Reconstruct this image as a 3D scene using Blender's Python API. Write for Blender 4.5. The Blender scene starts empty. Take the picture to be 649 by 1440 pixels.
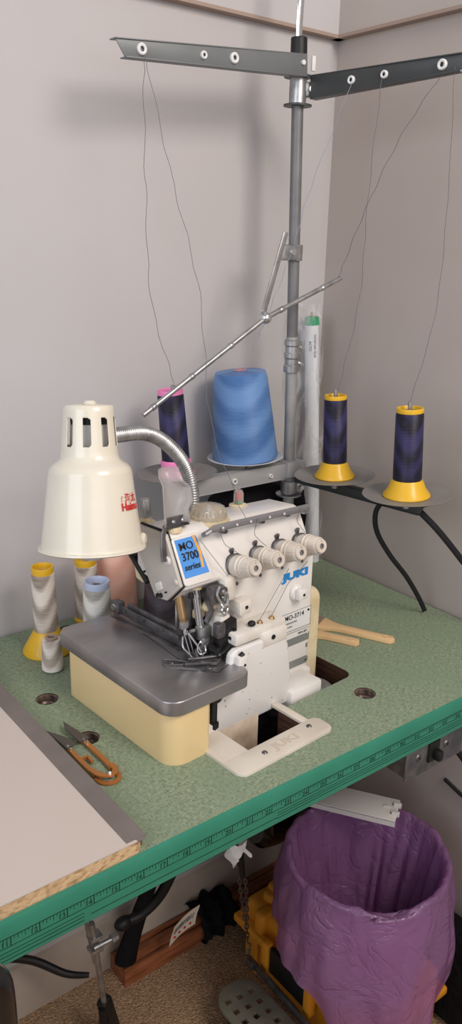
import bpy, bmesh, math, random
from mathutils import Vector, Matrix, Quaternion
random.seed(7)
PI=math.pi
SC=bpy.context.scene
COL=SC.collection
FL=-0.6806   # floor height; z=0 is the table top, X runs along the table's front edge, Y towards the back wall

# ------------------------------------------------------------------ materials
def lin(c): return c/12.92 if c<=0.04045 else ((c+0.055)/1.055)**2.4
def rgb(h): return tuple(lin(int(h[i:i+2],16)/255) for i in (0,2,4))+(1,)
def mat(name,col,rough=.5,metal=0,spec=.5,col2=None,scale=20,stretch=(1,1,1),detail=4,lo=.35,hi=.65,bump=0,bscale=None,bdist=.001,alpha=1,trans=0,ior=1.45,coat=0,sss=0,emit=0,tex='noise'):
    m=bpy.data.materials.new(name); m.use_nodes=True
    nt=m.node_tree; N=nt.nodes; Lk=nt.links; b=N['Principled BSDF']
    c=rgb(col) if isinstance(col,str) else col
    b.inputs['Base Color'].default_value=c
    b.inputs['Roughness'].default_value=rough; b.inputs['Metallic'].default_value=metal
    b.inputs['Specular IOR Level'].default_value=spec; b.inputs['IOR'].default_value=ior
    b.inputs['Alpha'].default_value=alpha; b.inputs['Transmission Weight'].default_value=trans
    b.inputs['Coat Weight'].default_value=coat; b.inputs['Coat Roughness'].default_value=.08
    if sss:
        b.inputs['Subsurface Weight'].default_value=sss; b.inputs['Subsurface Radius'].default_value=(.01,.01,.01)
    if emit:
        b.inputs['Emission Color'].default_value=c; b.inputs['Emission Strength'].default_value=emit
    tc=N.new('ShaderNodeTexCoord'); mp=N.new('ShaderNodeMapping'); mp.inputs['Scale'].default_value=stretch
    Lk.new(tc.outputs['Object'],mp.inputs['Vector'])
    def tnode(s,d):
        if tex=='voronoi':
            t=N.new('ShaderNodeTexVoronoi'); t.inputs['Scale'].default_value=s; out=t.outputs['Color']
        else:
            t=N.new('ShaderNodeTexNoise'); t.inputs['Scale'].default_value=s; t.inputs['Detail'].default_value=d; out=t.outputs['Fac']
        Lk.new(mp.outputs['Vector'],t.inputs['Vector']); return out
    if col2:
        o=tnode(scale,detail); r=N.new('ShaderNodeValToRGB')
        r.color_ramp.elements[0].position=lo; r.color_ramp.elements[1].position=hi
        r.color_ramp.elements[0].color=rgb(col2); r.color_ramp.elements[1].color=c
        Lk.new(o,r.inputs['Fac']); Lk.new(r.outputs['Color'],b.inputs['Base Color'])
    if bump:
        o=tnode(bscale or scale,3); bp=N.new('ShaderNodeBump'); bp.inputs['Strength'].default_value=bump; bp.inputs['Distance'].default_value=bdist
        Lk.new(o,bp.inputs['Height']); Lk.new(bp.outputs['Normal'],b.inputs['Normal'])
    return m
def node_mix(nt,fac,a,b):
    n=nt.nodes.new('ShaderNodeMix'); n.data_type='RGBA'
    for s,v in ((0,fac),(6,a),(7,b)):
        if isinstance(v,(tuple,float,int)): n.inputs[s].default_value=v
        else: nt.links.new(v,n.inputs[s])
    return n.outputs[2]
def thread_mat(name,col,dark,light,bands=26.0,rough=.38,fine=1500):
    """wound thread: fine horizontal turns plus satin sheen painted as crossing light and dark bands"""
    m=mat(name,col,rough=rough,spec=.5); nt=m.node_tree; N=nt.nodes; Lk=nt.links; b=N['Principled BSDF']
    tc=N.new('ShaderNodeTexCoord')
    sx=N.new('ShaderNodeSeparateXYZ'); Lk.new(tc.outputs['Object'],sx.inputs[0])
    at=N.new('ShaderNodeMath'); at.operation='ARCTAN2'; Lk.new(sx.outputs['Y'],at.inputs[0]); Lk.new(sx.outputs['X'],at.inputs[1])
    def M(op,a,b2):
        n=N.new('ShaderNodeMath'); n.operation=op
        for i,v in enumerate((a,b2)):
            if v is None: continue
            if isinstance(v,(int,float)): n.inputs[i].default_value=v
            else: Lk.new(v,n.inputs[i])
        return n.outputs[0]
    z=M('MULTIPLY',sx.outputs['Z'],bands*2*PI)
    d1=M('SINE',M('ADD',z,M('MULTIPLY',M('SINE',M('MULTIPLY',at.outputs[0],2.0),None),1.9)),None)
    d2=M('SINE',M('SUBTRACT',M('MULTIPLY',z,.5),M('MULTIPLY',M('SINE',M('ADD',at.outputs[0],.8),None),2.2)),None)
    f=M('MULTIPLY_ADD',M('ADD',d1,M('MULTIPLY',d2,.6)),.55); N[-1].inputs[2].default_value=.42
    ns=N.new('ShaderNodeTexNoise'); ns.inputs['Scale'].default_value=1; ns.inputs['Detail'].default_value=3
    mp=N.new('ShaderNodeMapping'); mp.inputs['Scale'].default_value=(60,60,700); Lk.new(tc.outputs['Object'],mp.inputs[0]); Lk.new(mp.outputs[0],ns.inputs['Vector'])
    f2=M('ADD',M('MINIMUM',M('MAXIMUM',f,0.0),1.0),M('MULTIPLY_ADD',ns.outputs['Fac'],.9)); 
    N_prev=[n for n in N if n.type=='MATH' and n.operation=='MULTIPLY_ADD'][-1]; N_prev.inputs[2].default_value=-.35
    c1=node_mix(nt,f2,rgb(dark),rgb(light))  # satin highlights of the winding are painted into the base colour
    c2=node_mix(nt,.2,c1,rgb(col)); Lk.new(c2,b.inputs['Base Color'])
    wv=M('SINE',M('ADD',M('MULTIPLY',sx.outputs['Z'],fine*2*PI*.6),M('MULTIPLY',d1,4.0)),None)
    bp=N.new('ShaderNodeBump'); bp.inputs['Strength'].default_value=.35; bp.inputs['Distance'].default_value=.0003
    Lk.new(wv,bp.inputs['Height']); Lk.new(bp.outputs[0],b.inputs['Normal'])
    b.inputs['Anisotropic'].default_value=.5
    return m

M={}
M['wall']=mat('wall_paint','bebcbe',rough=.75,spec=.2,col2='b9b5b5',scale=3,bump=.12,bscale=160)
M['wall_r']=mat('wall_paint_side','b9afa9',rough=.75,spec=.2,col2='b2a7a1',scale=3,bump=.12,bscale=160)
M['ledge']=mat('ledge_underside','a08c80',rough=.8)
M['base']=mat('baseboard_paint','bdb2a6',rough=.5,col2='a89b8e',scale=6)
M['carpet']=mat('carpet','c7a888',rough=1,spec=.1,col2='8a6c52',scale=330,detail=6,lo=.3,hi=.7,bump=1,bscale=300,bdist=.006)
M['steel']=mat('galvanised','b9babb',rough=.36,metal=.8,col2='97989a',scale=60)
M['chrome']=mat('chrome','e0e2e4',rough=.15,metal=.95)
M['polish']=mat('polished_plate','b2b0b1',rough=.30,metal=.85,col2='9b999b',scale=9,stretch=(1,2.5,1),bump=.03,bscale=200)
M['dkmetal']=mat('dark_metal','7b797b',rough=.36,metal=.75,col2='5e5c5e',scale=80)
M['pole']=mat('grey_pole','7c7c7e',rough=.45,metal=.3,col2='6c6c6e',scale=25)
M['pole2']=mat('pale_pole','a8a7a6',rough=.5,metal=.2,col2='969594',scale=30)
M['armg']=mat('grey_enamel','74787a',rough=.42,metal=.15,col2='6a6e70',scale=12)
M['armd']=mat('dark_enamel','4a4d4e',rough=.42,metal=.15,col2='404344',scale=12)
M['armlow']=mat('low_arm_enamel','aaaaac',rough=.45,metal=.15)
M['black']=mat('black_rubber','161617',rough=.5)
M['blackcast']=mat('black_casting','131314',rough=.4)
M['gloss']=mat('black_gloss','0c0c0e',rough=.15,coat=.5)
M['blackfab']=mat('black_fabric','1b1a1d',rough=.9,spec=.1,bump=.8,bscale=40,bdist=.01)
M['strap']=mat('black_strap','17171a',rough=.8,bump=.3,bscale=500)
M['plate']=mat('spool_plate','8d8a88',rough=.5,metal=.2,col2='7e7b79',scale=20)
M['platew']=mat('spool_pad','c9ccd2',rough=.6)
M['yellow']=mat('yellow_plastic','e0b022',rough=.42,sss=.1,coat=.2)
M['pink']=mat('pink_plastic','ee86bd',rough=.45,sss=.1)
M['paleblue']=mat('pale_blue_plastic','b9c4dd',rough=.4,sss=.1)
M['white']=mat('white_enamel','e4e1de',rough=.3,coat=.25,col2='d6d1cb',scale=8,lo=.3,hi=.6)
M['whitedirty']=mat('speckled_enamel','dddbd9',rough=.35,coat=.2,col2='4a4440',scale=210,detail=2,lo=.27,hi=.30)
M['sidecov']=mat('side_cover_enamel','c6c1ba',rough=.42,col2='b9b3ab',scale=10)
M['cream']=mat('cream_enamel','dfc797',rough=.32,coat=.25,col2='d9bf8d',scale=6)
M['cream2']=mat('pale_cream','e0d2b0',rough=.4,col2='cdbb96',scale=30)
M['dirty']=mat('dusty_casting','dccdb9',rough=.7,col2='a8937e',scale=35,lo=.3,hi=.7,bump=.3,bscale=300)
M['flange']=mat('flange_plastic','d6cec2',rough=.42,col2='c9bfb1',scale=20)
M['lamp']=mat('lamp_enamel','e0dbcc',rough=.25,coat=.4,col2='dad4c4',scale=10)
M['lampin']=mat('lamp_inside','c8c6c0',rough=.4)
M['bulb']=mat('bulb_glass','c8d2e4',rough=.25,sss=.2)
M['knob']=mat('knob_plastic','d8cfc4',rough=.4,col2='c8beb2',scale=60)
M['clear']=mat('clear_plastic','f2efe8',rough=.08,trans=.8,ior=1.35)
M['guard']=mat('smoky_acrylic','b5b1b0',rough=.2,alpha=.55)
M['offwhite']=mat('offwhite_casting','dfdbd5',rough=.42,col2='d3ccc1',scale=40)
M['blue']=mat('blue_label','4b90dc',rough=.5)
M['logo']=mat('logo_blue','1f86cf',rough=.4)
M['orange']=mat('orange_stripe','e8a848',rough=.5)
M['ink']=mat('ink','15161a',rough=.6)
M['grayink']=mat('grey_ink','75757a',rough=.6)
M['labelw']=mat('paper_label','dcdcdc',rough=.6)
M['graypl']=mat('grey_name_plate','8b8e8c',rough=.4,metal=.3)
M['red']=mat('red_print','c8242a',rough=.5)
M['brass']=mat('brass','a88c66',rough=.3,metal=.9)
M['green']=mat('green_edging','35836c',rough=.45,col2='2f7a64',scale=14,spec=.4)
M['ruler']=mat('ruler_print','0e3128',rough=.6)
M['wood']=mat('board_core','5a3a2c',rough=.7,col2='2c1a13',scale=14,stretch=(1,1,14),bump=.3)
M['taupe']=mat('grey_tape','79716d',rough=.6,col2='716965',scale=30)
M['melam']=mat('white_melamine','c9beb7',rough=.5,col2='c5b9b1',scale=2)
M['chip']=mat('chipboard','d3b48c',rough=.9,col2='a07c56',scale=210,stretch=(.6,1,1),lo=.30,hi=.55,bump=.8,bscale=200,bdist=.002)
M['toolbox']=mat('toolbox_plastic','e0982a',rough=.5,bump=.1,bscale=300)
M['tred']=mat('treadle_paint','7d7b6c',rough=.55,col2='6b6859',scale=20)
M['plankw']=mat('stained_wood','a0633f',rough=.5,col2='7c472c',scale=20,stretch=(1,8,8))
M['copper']=mat('copper_enamel','b87840',rough=.35,metal=.45,coat=.2)
M['blade']=mat('blade_steel','6f6a66',rough=.4,metal=.8)
M['brushp']=mat('tan_plastic','dcb98a',rough=.4,sss=.05)
M['bristle']=mat('brush_bristle','8d7663',rough=.9,bump=.6,bscale=300,stretch=(10,1,1))
M['galv']=mat('galvanised_box','85878a',rough=.45,metal=.8,col2='6a6c6f',scale=45,lo=.4,hi=.6)
M['stripw']=mat('white_plastic','d4cfcc',rough=.4)
M['tubew']=mat('fluorescent_tube','dde0e4',rough=.25,coat=.3)
M['greencap']=mat('green_band','1f9a68',rough=.4)
M['tagw']=mat('paper_tag','d5cbb9',rough=.7)
M['rust']=mat('aged_chain','6a645e',rough=.45,metal=.6)
M['threadg']=mat('grey_thread','66656a',rough=.7)
M['threadl']=mat('thread_pale','8f96ab',rough=.7)
M['socket']=mat('hole_cup','8c7a70',rough=.4,metal=.5,col2='4a3c34',scale=150)

# laminated green table top: linen-like flecks in two directions
def laminate():
    m=mat('green_laminate','8fa386',rough=.55,spec=.35); nt=m.node_tree; N=nt.nodes; Lk=nt.links; b=N['Principled BSDF']
    tc=N.new('ShaderNodeTexCoord'); outs=[]
    for s in ((170,700,90),(700,170,90),(14,14,14)):
        mp=N.new('ShaderNodeMapping'); mp.inputs['Scale'].default_value=s; mp.inputs['Rotation'].default_value=(0,0,.3)
        Lk.new(tc.outputs['Object'],mp.inputs[0]); n=N.new('ShaderNodeTexNoise'); n.inputs['Scale'].default_value=1; n.inputs['Detail'].default_value=2
        Lk.new(mp.outputs[0],n.inputs['Vector'])
        outs.append(n.outputs['Fac'])
    def ramp(o,a,bp):
        r=N.new('ShaderNodeMapRange'); r.inputs['From Min'].default_value=a; r.inputs['From Max'].default_value=bp; Lk.new(o,r.inputs['Value']); return r.outputs[0]
    c=node_mix(nt,ramp(outs[0],.36,.62),rgb('76846b'),rgb('99a58d'))
    c=node_mix(nt,ramp(outs[1],.28,.50),rgb('5a6e58'),c)
    c=node_mix(nt,ramp(outs[2],.1,.6),rgb('7c8e77'),c)
    Lk.new(c,b.inputs['Base Color']); return m
M['lam']=laminate()
def bagmat(name,col,tr=.35,al=1,bs=26):
    m=mat(name,col,rough=.34,spec=.5,bump=.7,bscale=bs,bdist=.012,alpha=al,coat=.25)
    nt=m.node_tree;N=nt.nodes;Lk=nt.links;b=N['Principled BSDF'];out=N['Material Output']
    t=N.new('ShaderNodeBsdfTranslucent'); t.inputs[0].default_value=rgb(col)
    mx=N.new('ShaderNodeMixShader'); mx.inputs[0].default_value=tr
    Lk.new(b.outputs[0],mx.inputs[1]); Lk.new(t.outputs[0],mx.inputs[2]); Lk.new(mx.outputs[0],out.inputs[0]); return m
def purplefilm():
    m=bpy.data.materials.new('purple_film'); m.use_nodes=True; nt=m.node_tree;N=nt.nodes;Lk=nt.links
    b=N['Principled BSDF'];out=N['Material Output']; b.inputs['Base Color'].default_value=rgb('a77dab'); b.inputs['Roughness'].default_value=.2; b.inputs['Specular IOR Level'].default_value=.85
    tc=N.new('ShaderNodeTexCoord'); n1=N.new('ShaderNodeTexNoise'); n1.inputs['Scale'].default_value=13; n1.inputs['Detail'].default_value=5; n1.inputs['Distortion'].default_value=1.6
    Lk.new(tc.outputs['Object'],n1.inputs['Vector'])
    v=N.new('ShaderNodeTexVoronoi'); v.feature='DISTANCE_TO_EDGE'; v.inputs['Scale'].default_value=16
    mpn=N.new('ShaderNodeVectorMath'); mpn.operation='ADD'; Lk.new(tc.outputs['Object'],mpn.inputs[0]); sc=N.new('ShaderNodeVectorMath'); sc.operation='SCALE'; sc.inputs['Scale'].default_value=.12; Lk.new(n1.outputs['Color'],sc.inputs[0]); Lk.new(sc.outputs[0],mpn.inputs[1]); Lk.new(mpn.outputs[0],v.inputs['Vector'])
    mr=N.new('ShaderNodeMapRange'); mr.inputs['From Max'].default_value=.10; Lk.new(v.outputs['Distance'],mr.inputs['Value'])
    ad=N.new('ShaderNodeMath'); ad.operation='MULTIPLY_ADD'; ad.inputs[1].default_value=.13; Lk.new(mr.outputs[0],ad.inputs[0]); Lk.new(n1.outputs['Fac'],ad.inputs[2])
    bp=N.new('ShaderNodeBump'); bp.inputs['Strength'].default_value=.55; bp.inputs['Distance'].default_value=.012; Lk.new(ad.outputs[0],bp.inputs['Height']); Lk.new(bp.outputs[0],b.inputs['Normal'])
    t=N.new('ShaderNodeBsdfTranslucent'); t.inputs[0].default_value=rgb('bd8cbd'); mx=N.new('ShaderNodeMixShader'); mx.inputs[0].default_value=.40
    tr=N.new('ShaderNodeBsdfTransparent'); tr.inputs[0].default_value=rgb('c88fc8'); m2=N.new('ShaderNodeMixShader'); m2.inputs[0].default_value=.22
    Lk.new(b.outputs[0],mx.inputs[1]); Lk.new(t.outputs[0],mx.inputs[2]); Lk.new(mx.outputs[0],m2.inputs[1]); Lk.new(tr.outputs[0],m2.inputs[2]); Lk.new(m2.outputs[0],out.inputs[0]); return m
M['bag']=purplefilm()
def filmmat():
    m=bpy.data.materials.new('clear_film'); m.use_nodes=True; nt=m.node_tree;N=nt.nodes;Lk=nt.links
    b=N['Principled BSDF'];out=N['Material Output']; b.inputs['Base Color'].default_value=rgb('d8d8dc'); b.inputs['Roughness'].default_value=.2
    tr=N.new('ShaderNodeBsdfTransparent'); mx=N.new('ShaderNodeMixShader'); 
    tc=N.new('ShaderNodeTexCoord'); n=N.new('ShaderNodeTexNoise'); n.inputs['Scale'].default_value=38; n.inputs['Detail'].default_value=5; n.inputs['Distortion'].default_value=1.5
    mp=N.new('ShaderNodeMapping'); mp.inputs['Scale'].default_value=(1,1,.35); Lk.new(tc.outputs['Object'],mp.inputs[0]); Lk.new(mp.outputs[0],n.inputs['Vector'])
    r=N.new('ShaderNodeMapRange'); r.inputs['From Min'].default_value=.48; r.inputs['From Max'].default_value=.72; r.inputs['To Min'].default_value=.05; r.inputs['To Max'].default_value=.55
    Lk.new(n.outputs['Fac'],r.inputs['Value']); Lk.new(r.outputs[0],mx.inputs[0]); Lk.new(tr.outputs[0],mx.inputs[1]); Lk.new(b.outputs[0],mx.inputs[2])
    bp=N.new('ShaderNodeBump'); bp.inputs['Strength'].default_value=.8; bp.inputs['Distance'].default_value=.01; Lk.new(n.outputs['Fac'],bp.inputs['Height']); Lk.new(bp.outputs[0],b.inputs['Normal'])
    Lk.new(mx.outputs[0],out.inputs[0]); return m
M['film']=filmmat()
M['navy']=thread_mat('navy_thread','17152f','0a0815','34305f')
M['skyblue']=thread_mat('blue_thread','4f79b3','3f69a3','6c94c8',bands=20)
M['champ']=thread_mat('champagne_thread','b5a797','84776b','efe6dc',bands=24)
M['silver']=thread_mat('silver_thread','bdbab1','8f8c84','f0eee8',bands=30)
M['pale']=thread_mat('ivory_thread','d0c4b8','a09286','f8f0e8',bands=34)
M['peach']=thread_mat('peach_thread','f6bca6','eaae99','fccdbb',bands=20)
M['plum']=thread_mat('grey_violet_thread','6a6068','544c54','80767e',bands=26)

# ------------------------------------------------------------------ mesh builder
def frame_from(z,x=None):
    z=Vector(z).normalized(); 
    x=Vector(x) if x is not None else (Vector((1,0,0)) if abs(z.x)<.9 else Vector((0,1,0)))
    x=(x-z*x.dot(z)).normalized(); y=z.cross(x)
    return Matrix((x,y,z)).transposed()
class MB:
    def __init__(s): s.bm=bmesh.new()
    def _merge(s,t,mx=None):
        if mx is not None: bmesh.ops.transform(t,matrix=mx,verts=t.verts)
        me=bpy.data.meshes.new('tmp'); t.to_mesh(me); t.free(); s.bm.from_mesh(me); bpy.data.meshes.remove(me); return s
    def box(s,c,sz,rot=None,bev=0,seg=2):
        t=bmesh.new(); bmesh.ops.create_cube(t,size=1)
        bmesh.ops.scale(t,vec=Vector(sz),verts=t.verts)
        if bev: bmesh.ops.bevel(t,geom=list(t.edges),offset=min(bev,min(sz)*.49),segments=seg,affect='EDGES',profile=.5)
        R=rot if isinstance(rot,Matrix) else (Matrix.Identity(3) if rot is None else Matrix.Rotation(rot,3,'Z'))
        return s._merge(t,Matrix.Translation(Vector(c))@R.to_4x4())
    def beam(s,p0,p1,w,h,bev=0,up=(0,0,1)):
        p0=Vector(p0);p1=Vector(p1); d=p1-p0; L=d.length
        x=d.normalized(); z=Vector(up); z=(z-x*z.dot(x)).normalized(); y=z.cross(x)
        return s.box((p0+p1)/2,(L,w,h),Matrix((x,y,z)).transposed(),bev)
    def cyl(s,p0,p1,r0,r1=None,seg=24,bev=0):
        p0=Vector(p0);p1=Vector(p1); r1=r0 if r1 is None else r1; L=(p1-p0).length
        if bev: prof=[(0,0),(r0-bev,0),(r0,bev),(r1,L-bev),(r1-bev,L),(0,L)]
        else: prof=[(0,0),(r0,0),(r1,L),(0,L)]
        return s.lathe(prof,seg,p0,p1-p0)
    def lathe(s,prof,seg=32,o=(0,0,0),axis=(0,0,1),x=None,a0=0,a1=2*PI,disp=None):
        t=bmesh.new(); R=frame_from(axis,x); full=abs(a1-a0-2*PI)<1e-6; n=seg if full else seg+1
        rows=[]
        for (r,z) in prof:
            if r<1e-7: rows.append([t.verts.new((0,0,z))]); continue
            row=[]
            for i in range(n):
                a=a0+(a1-a0)*i/seg; rr,zz=(r,z) if disp is None else disp(r,z,a)
                row.append(t.verts.new((rr*math.cos(a),rr*math.sin(a),zz)))
            rows.append(row)
        for A,B in zip(rows,rows[1:]):
            for i in range(seg):
                j=(i+1)%n
                if len(A)==1 and len(B)==1: continue
                if len(A)==1: f=(A[0],B[j],B[i])
                elif len(B)==1: f=(A[i],A[j],B[0])
                else: f=(A[i],A[j],B[j],B[i])
                try: t.faces.new(f)
                except ValueError: pass
        return s._merge(t,Matrix.Translation(Vector(o))@R.to_4x4())
    def sph(s,c,r,sc=(1,1,1),seg=20):
        t=bmesh.new(); bmesh.ops.create_uvsphere(t,u_segments=seg,v_segments=seg//2+2,radius=r)
        bmesh.ops.scale(t,vec=Vector(sc),verts=t.verts)
        return s._merge(t,Matrix.Translation(Vector(c)))
    def tube(s,pts,r,seg=10,closed=False,flat=None,smooth=0):
        P=[Vector(p) for p in pts]
        if smooth:
            if isinstance(r,(list,tuple)):
                k0=list(r); r=(lambda t: k0[min(int(t*(len(k0)-1)),len(k0)-2)]*(1-(t*(len(k0)-1)-min(int(t*(len(k0)-1)),len(k0)-2)))+k0[min(int(t*(len(k0)-1)),len(k0)-2)+1]*(t*(len(k0)-1)-min(int(t*(len(k0)-1)),len(k0)-2)))
            P=spline(P,smooth,closed)
        t=bmesh.new(); n=len(P); rows=[]; prev=None
        for i in range(n):
            if closed: d=P[(i+1)%n]-P[i-1]
            else: d=P[min(i+1,n-1)]-P[max(i-1,0)]
            if d.length<1e-9: d=Vector((0,0,1))
            d.normalize()
            if prev is None: prev=Vector((0,0,1)) if abs(d.z)<.9 else Vector((1,0,0))
            u=(prev-d*prev.dot(d)).normalized(); prev=u; v=d.cross(u)
            rr=r[i] if isinstance(r,(list,tuple)) else (r(i/(n-1)) if callable(r) else r)
            fu=flat if flat else 1
            rows.append([t.verts.new(P[i]+u*rr*math.cos(2*PI*k/seg)+v*rr*fu*math.sin(2*PI*k/seg)) for k in range(seg)])
        m=n if closed else n-1
        for i in range(m):
            A=rows[i];B=rows[(i+1)%n]
            for k in range(seg): t.faces.new((A[k],A[(k+1)%seg],B[(k+1)%seg],B[k]))
        if not closed:
            t.faces.new(rows[0][::-1]); t.faces.new(rows[-1])
        return s._merge(t)
    def prism(s,poly,h,o=(0,0,0),R=None,bev=0,seg=2,round_only=False):
        """poly in local xy, extruded along local z by h"""
        t=bmesh.new(); vs=[t.verts.new((p[0],p[1],0)) for p in poly]; f=t.faces.new(vs)
        if f.normal.z<0 or sum((poly[i-1][0]*poly[i][1]-poly[i][0]*poly[i-1][1]) for i in range(len(poly)))<0: bmesh.ops.reverse_faces(t,faces=[f])
        r=bmesh.ops.extrude_face_region(t,geom=[f]); up=[v for v in r['geom'] if isinstance(v,bmesh.types.BMVert)]
        bmesh.ops.translate(t,vec=(0,0,h),verts=up)
        bmesh.ops.recalc_face_normals(t,faces=t.faces)
        if bev:
            t.edges.ensure_lookup_table()
            g=[e for e in t.edges if e.is_manifold and e.calc_face_angle(0)>.5]
            if round_only: g=[e for e in g if abs(e.verts[0].co.z-e.verts[1].co.z)<1e-6 and e.verts[0].co.z>h*.5]
            bmesh.ops.bevel(t,geom=g,offset=bev,segments=seg,affect='EDGES',profile=.5)
        R=R or Matrix.Identity(3)
        return s._merge(t,Matrix.Translation(Vector(o))@R.to_4x4())
    def grid(s,fn,nu,nv,cu=False):
        t=bmesh.new(); V=[[t.verts.new(fn(i/(nu-(0 if cu else 1)),j/(nv-1))) for j in range(nv)] for i in range(nu)]
        for i in range(nu if cu else nu-1):
            for j in range(nv-1):
                A=V[i];B=V[(i+1)%nu]; t.faces.new((A[j],B[j],B[j+1],A[j+1]))
        return s._merge(t)
    def text(s,txt,size,o,R,extr=.0002,bold=0,align='CENTER',shear=0,sx=1,warp=None):
        c=bpy.data.curves.new('t','FONT'); c.body=txt; c.size=size; c.extrude=extr; c.offset=bold; c.align_x=align; c.align_y='CENTER'; c.shear=shear; c.resolution_u=3
        ob=bpy.data.objects.new('t',c); COL.objects.link(ob); bpy.context.view_layer.update()
        me=bpy.data.meshes.new_from_object(ob.evaluated_get(bpy.context.evaluated_depsgraph_get()))
        bpy.data.objects.remove(ob); bpy.data.curves.remove(c)
        t=bmesh.new(); t.from_mesh(me); bpy.data.meshes.remove(me)
        bmesh.ops.scale(t,vec=(sx,1,1),verts=t.verts)
        if warp:
            for v in t.verts: v.co=warp(v.co)
            return s._merge(t)
        return s._merge(t,Matrix.Translation(Vector(o))@R.to_4x4())
def spline(P,k,closed=False):
    P=[Vector(p) for p in P]; n=len(P); out=[]
    for i in range(n if closed else n-1):
        if closed: a,b,c,d=P[i-1],P[i],P[(i+1)%n],P[(i+2)%n]
        else: a,b,c,d=P[max(i-1,0)],P[i],P[i+1],P[min(i+2,n-1)]
        for j in range(k):
            t=j/k; out.append(.5*((2*b)+(c-a)*t+(2*a-5*b+4*c-d)*t*t+(3*b-a-3*c+d)*t**3))
    if not closed: out.append(P[-1])
    return out
def rrect(x0,y0,x1,y1,r,n=6):
    rs=r if isinstance(r,(list,tuple)) else (r,)*4   # order: (x0,y0),(x1,y0),(x1,y1),(x0,y1)
    out=[]
    for (cx,cy,a,rr) in ((x0,y0,PI,rs[0]),(x1,y0,1.5*PI,rs[1]),(x1,y1,0,rs[2]),(x0,y1,.5*PI,rs[3])):
        if rr<=0: out.append((cx,cy)); continue
        ox=cx+rr*(1 if cx==x0 else -1); oy=cy+rr*(1 if cy==y0 else -1)
        for i in range(n+1):
            t=a+PI/2*i/n; out.append((ox+rr*math.cos(t),oy+rr*math.sin(t)))
    return out
def link(name,me,parent=None):
    o=bpy.data.objects.new(name,me); COL.objects.link(o)
    if parent is not None: o.parent=parent
    return o
def obj(name,mb,m,parent=None,ang=35,loc=None,recalc=True,**kw):
    if recalc: bmesh.ops.recalc_face_normals(mb.bm,faces=mb.bm.faces)
    me=bpy.data.meshes.new(name)
    mb.bm.to_mesh(me); mb.bm.free()
    me.materials.append(M[m] if isinstance(m,str) else m)
    me.polygons.foreach_set('use_smooth',[True]*len(me.polygons))
    me.set_sharp_from_angle(angle=math.radians(ang))
    o=link(name,me,parent)
    if loc is not None:
        me.transform(Matrix.Translation(-Vector(loc))); o.location=loc
    tag(o,**kw); return o
def tag(o,label=None,cat=None,group=None,kind=None):
    if label: o['label']=label
    if cat: o['category']=cat
    if group: o['group']=group
    if kind: o['kind']=kind
    return o
def thing(name,label,cat,loc=(0,0,0),rz=0,group=None):
    o=bpy.data.objects.new(name,None); COL.objects.link(o); o.location=loc; o.rotation_euler=(0,0,rz); o.empty_display_size=.02
    return tag(o,label,cat,group)
def split(o):
    """every separate piece of o becomes a part of its own"""
    bm=bmesh.new(); bm.from_mesh(o.data); seen=set(); isl=[]
    for v in bm.verts:
        if v in seen: continue
        st_=[v]; seen.add(v); cur=[]
        while st_:
            a=st_.pop(); cur.append(a.index)
            for e in a.link_edges:
                b_=e.other_vert(a)
                if b_ not in seen: seen.add(b_); st_.append(b_)
        isl.append(set(cur))
    bm.free()
    for k,idx in enumerate(isl):
        t=bmesh.new(); t.from_mesh(o.data); t.verts.ensure_lookup_table()
        bmesh.ops.delete(t,geom=[v for v in t.verts if v.index not in idx],context='VERTS')
        me=bpy.data.meshes.new(o.name); t.to_mesh(me); t.free()
        for m_ in o.data.materials: me.materials.append(m_)
        c=o.copy(); c.data=me; COL.objects.link(c)
        for key in o.keys(): c[key]=o[key]
    bpy.data.objects.remove(o)
def struct(name,mb,m): return obj(name,mb,m,kind='structure')
RX90=Matrix.Rotation(PI/2,3,'X')      # text standing, facing -Y

# ------------------------------------------------------------------ room shell
XW,YW,ZL=.7558,.4845,.8212
struct('floor',MB().box((-.6,-1.0,FL-.02),(2.8,3.0,.04)),'carpet')
struct('wall_back',MB().box((-.6,YW+.03,.3),(2.8,.06,2.0)),'wall')
struct('wall_right',MB().box((XW+.03,-.8,.3),(.06,2.6,2.0)),'wall_r')
# the upper walls stand out slightly over the lower ones
struct('trim_1',MB().box((-.6,YW-.006,1.1),(2.8,.0125,.55)),'wall')
struct('trim_2',MB().box((XW-.006,-.8,1.1),(.0125,2.6,.55)),'wall_r')
struct('trim_3',MB().box((-.6,YW-.0075,ZL+.001),(2.8,.0155,.0045)),'ledge')
struct('trim_4',MB().box((XW-.0075,-.8,ZL+.001),(.0155,2.6,.0045)),'ledge')
def bboard(p0,p1,n):
    mb=MB(); 
    prof=[(0,0),(.013,0),(.013,.075),(.009,.085),(.006,.097),(0,.1)]
    d=(Vector(p1)-Vector(p0)); L=d.length; x=Vector(n); y=Vector((0,0,1)); z=d.normalized()
    mb.prism(prof,L,p0,Matrix((x,y,z)).transposed()); return mb
struct('baseboard_back',bboard((-1.9,YW,FL),(XW,YW,FL),(0,-1,0)),'base')
struct('baseboard_right',bboard((XW,-1.9,FL),(XW,YW,FL),(-1,0,0)),'base')

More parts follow.
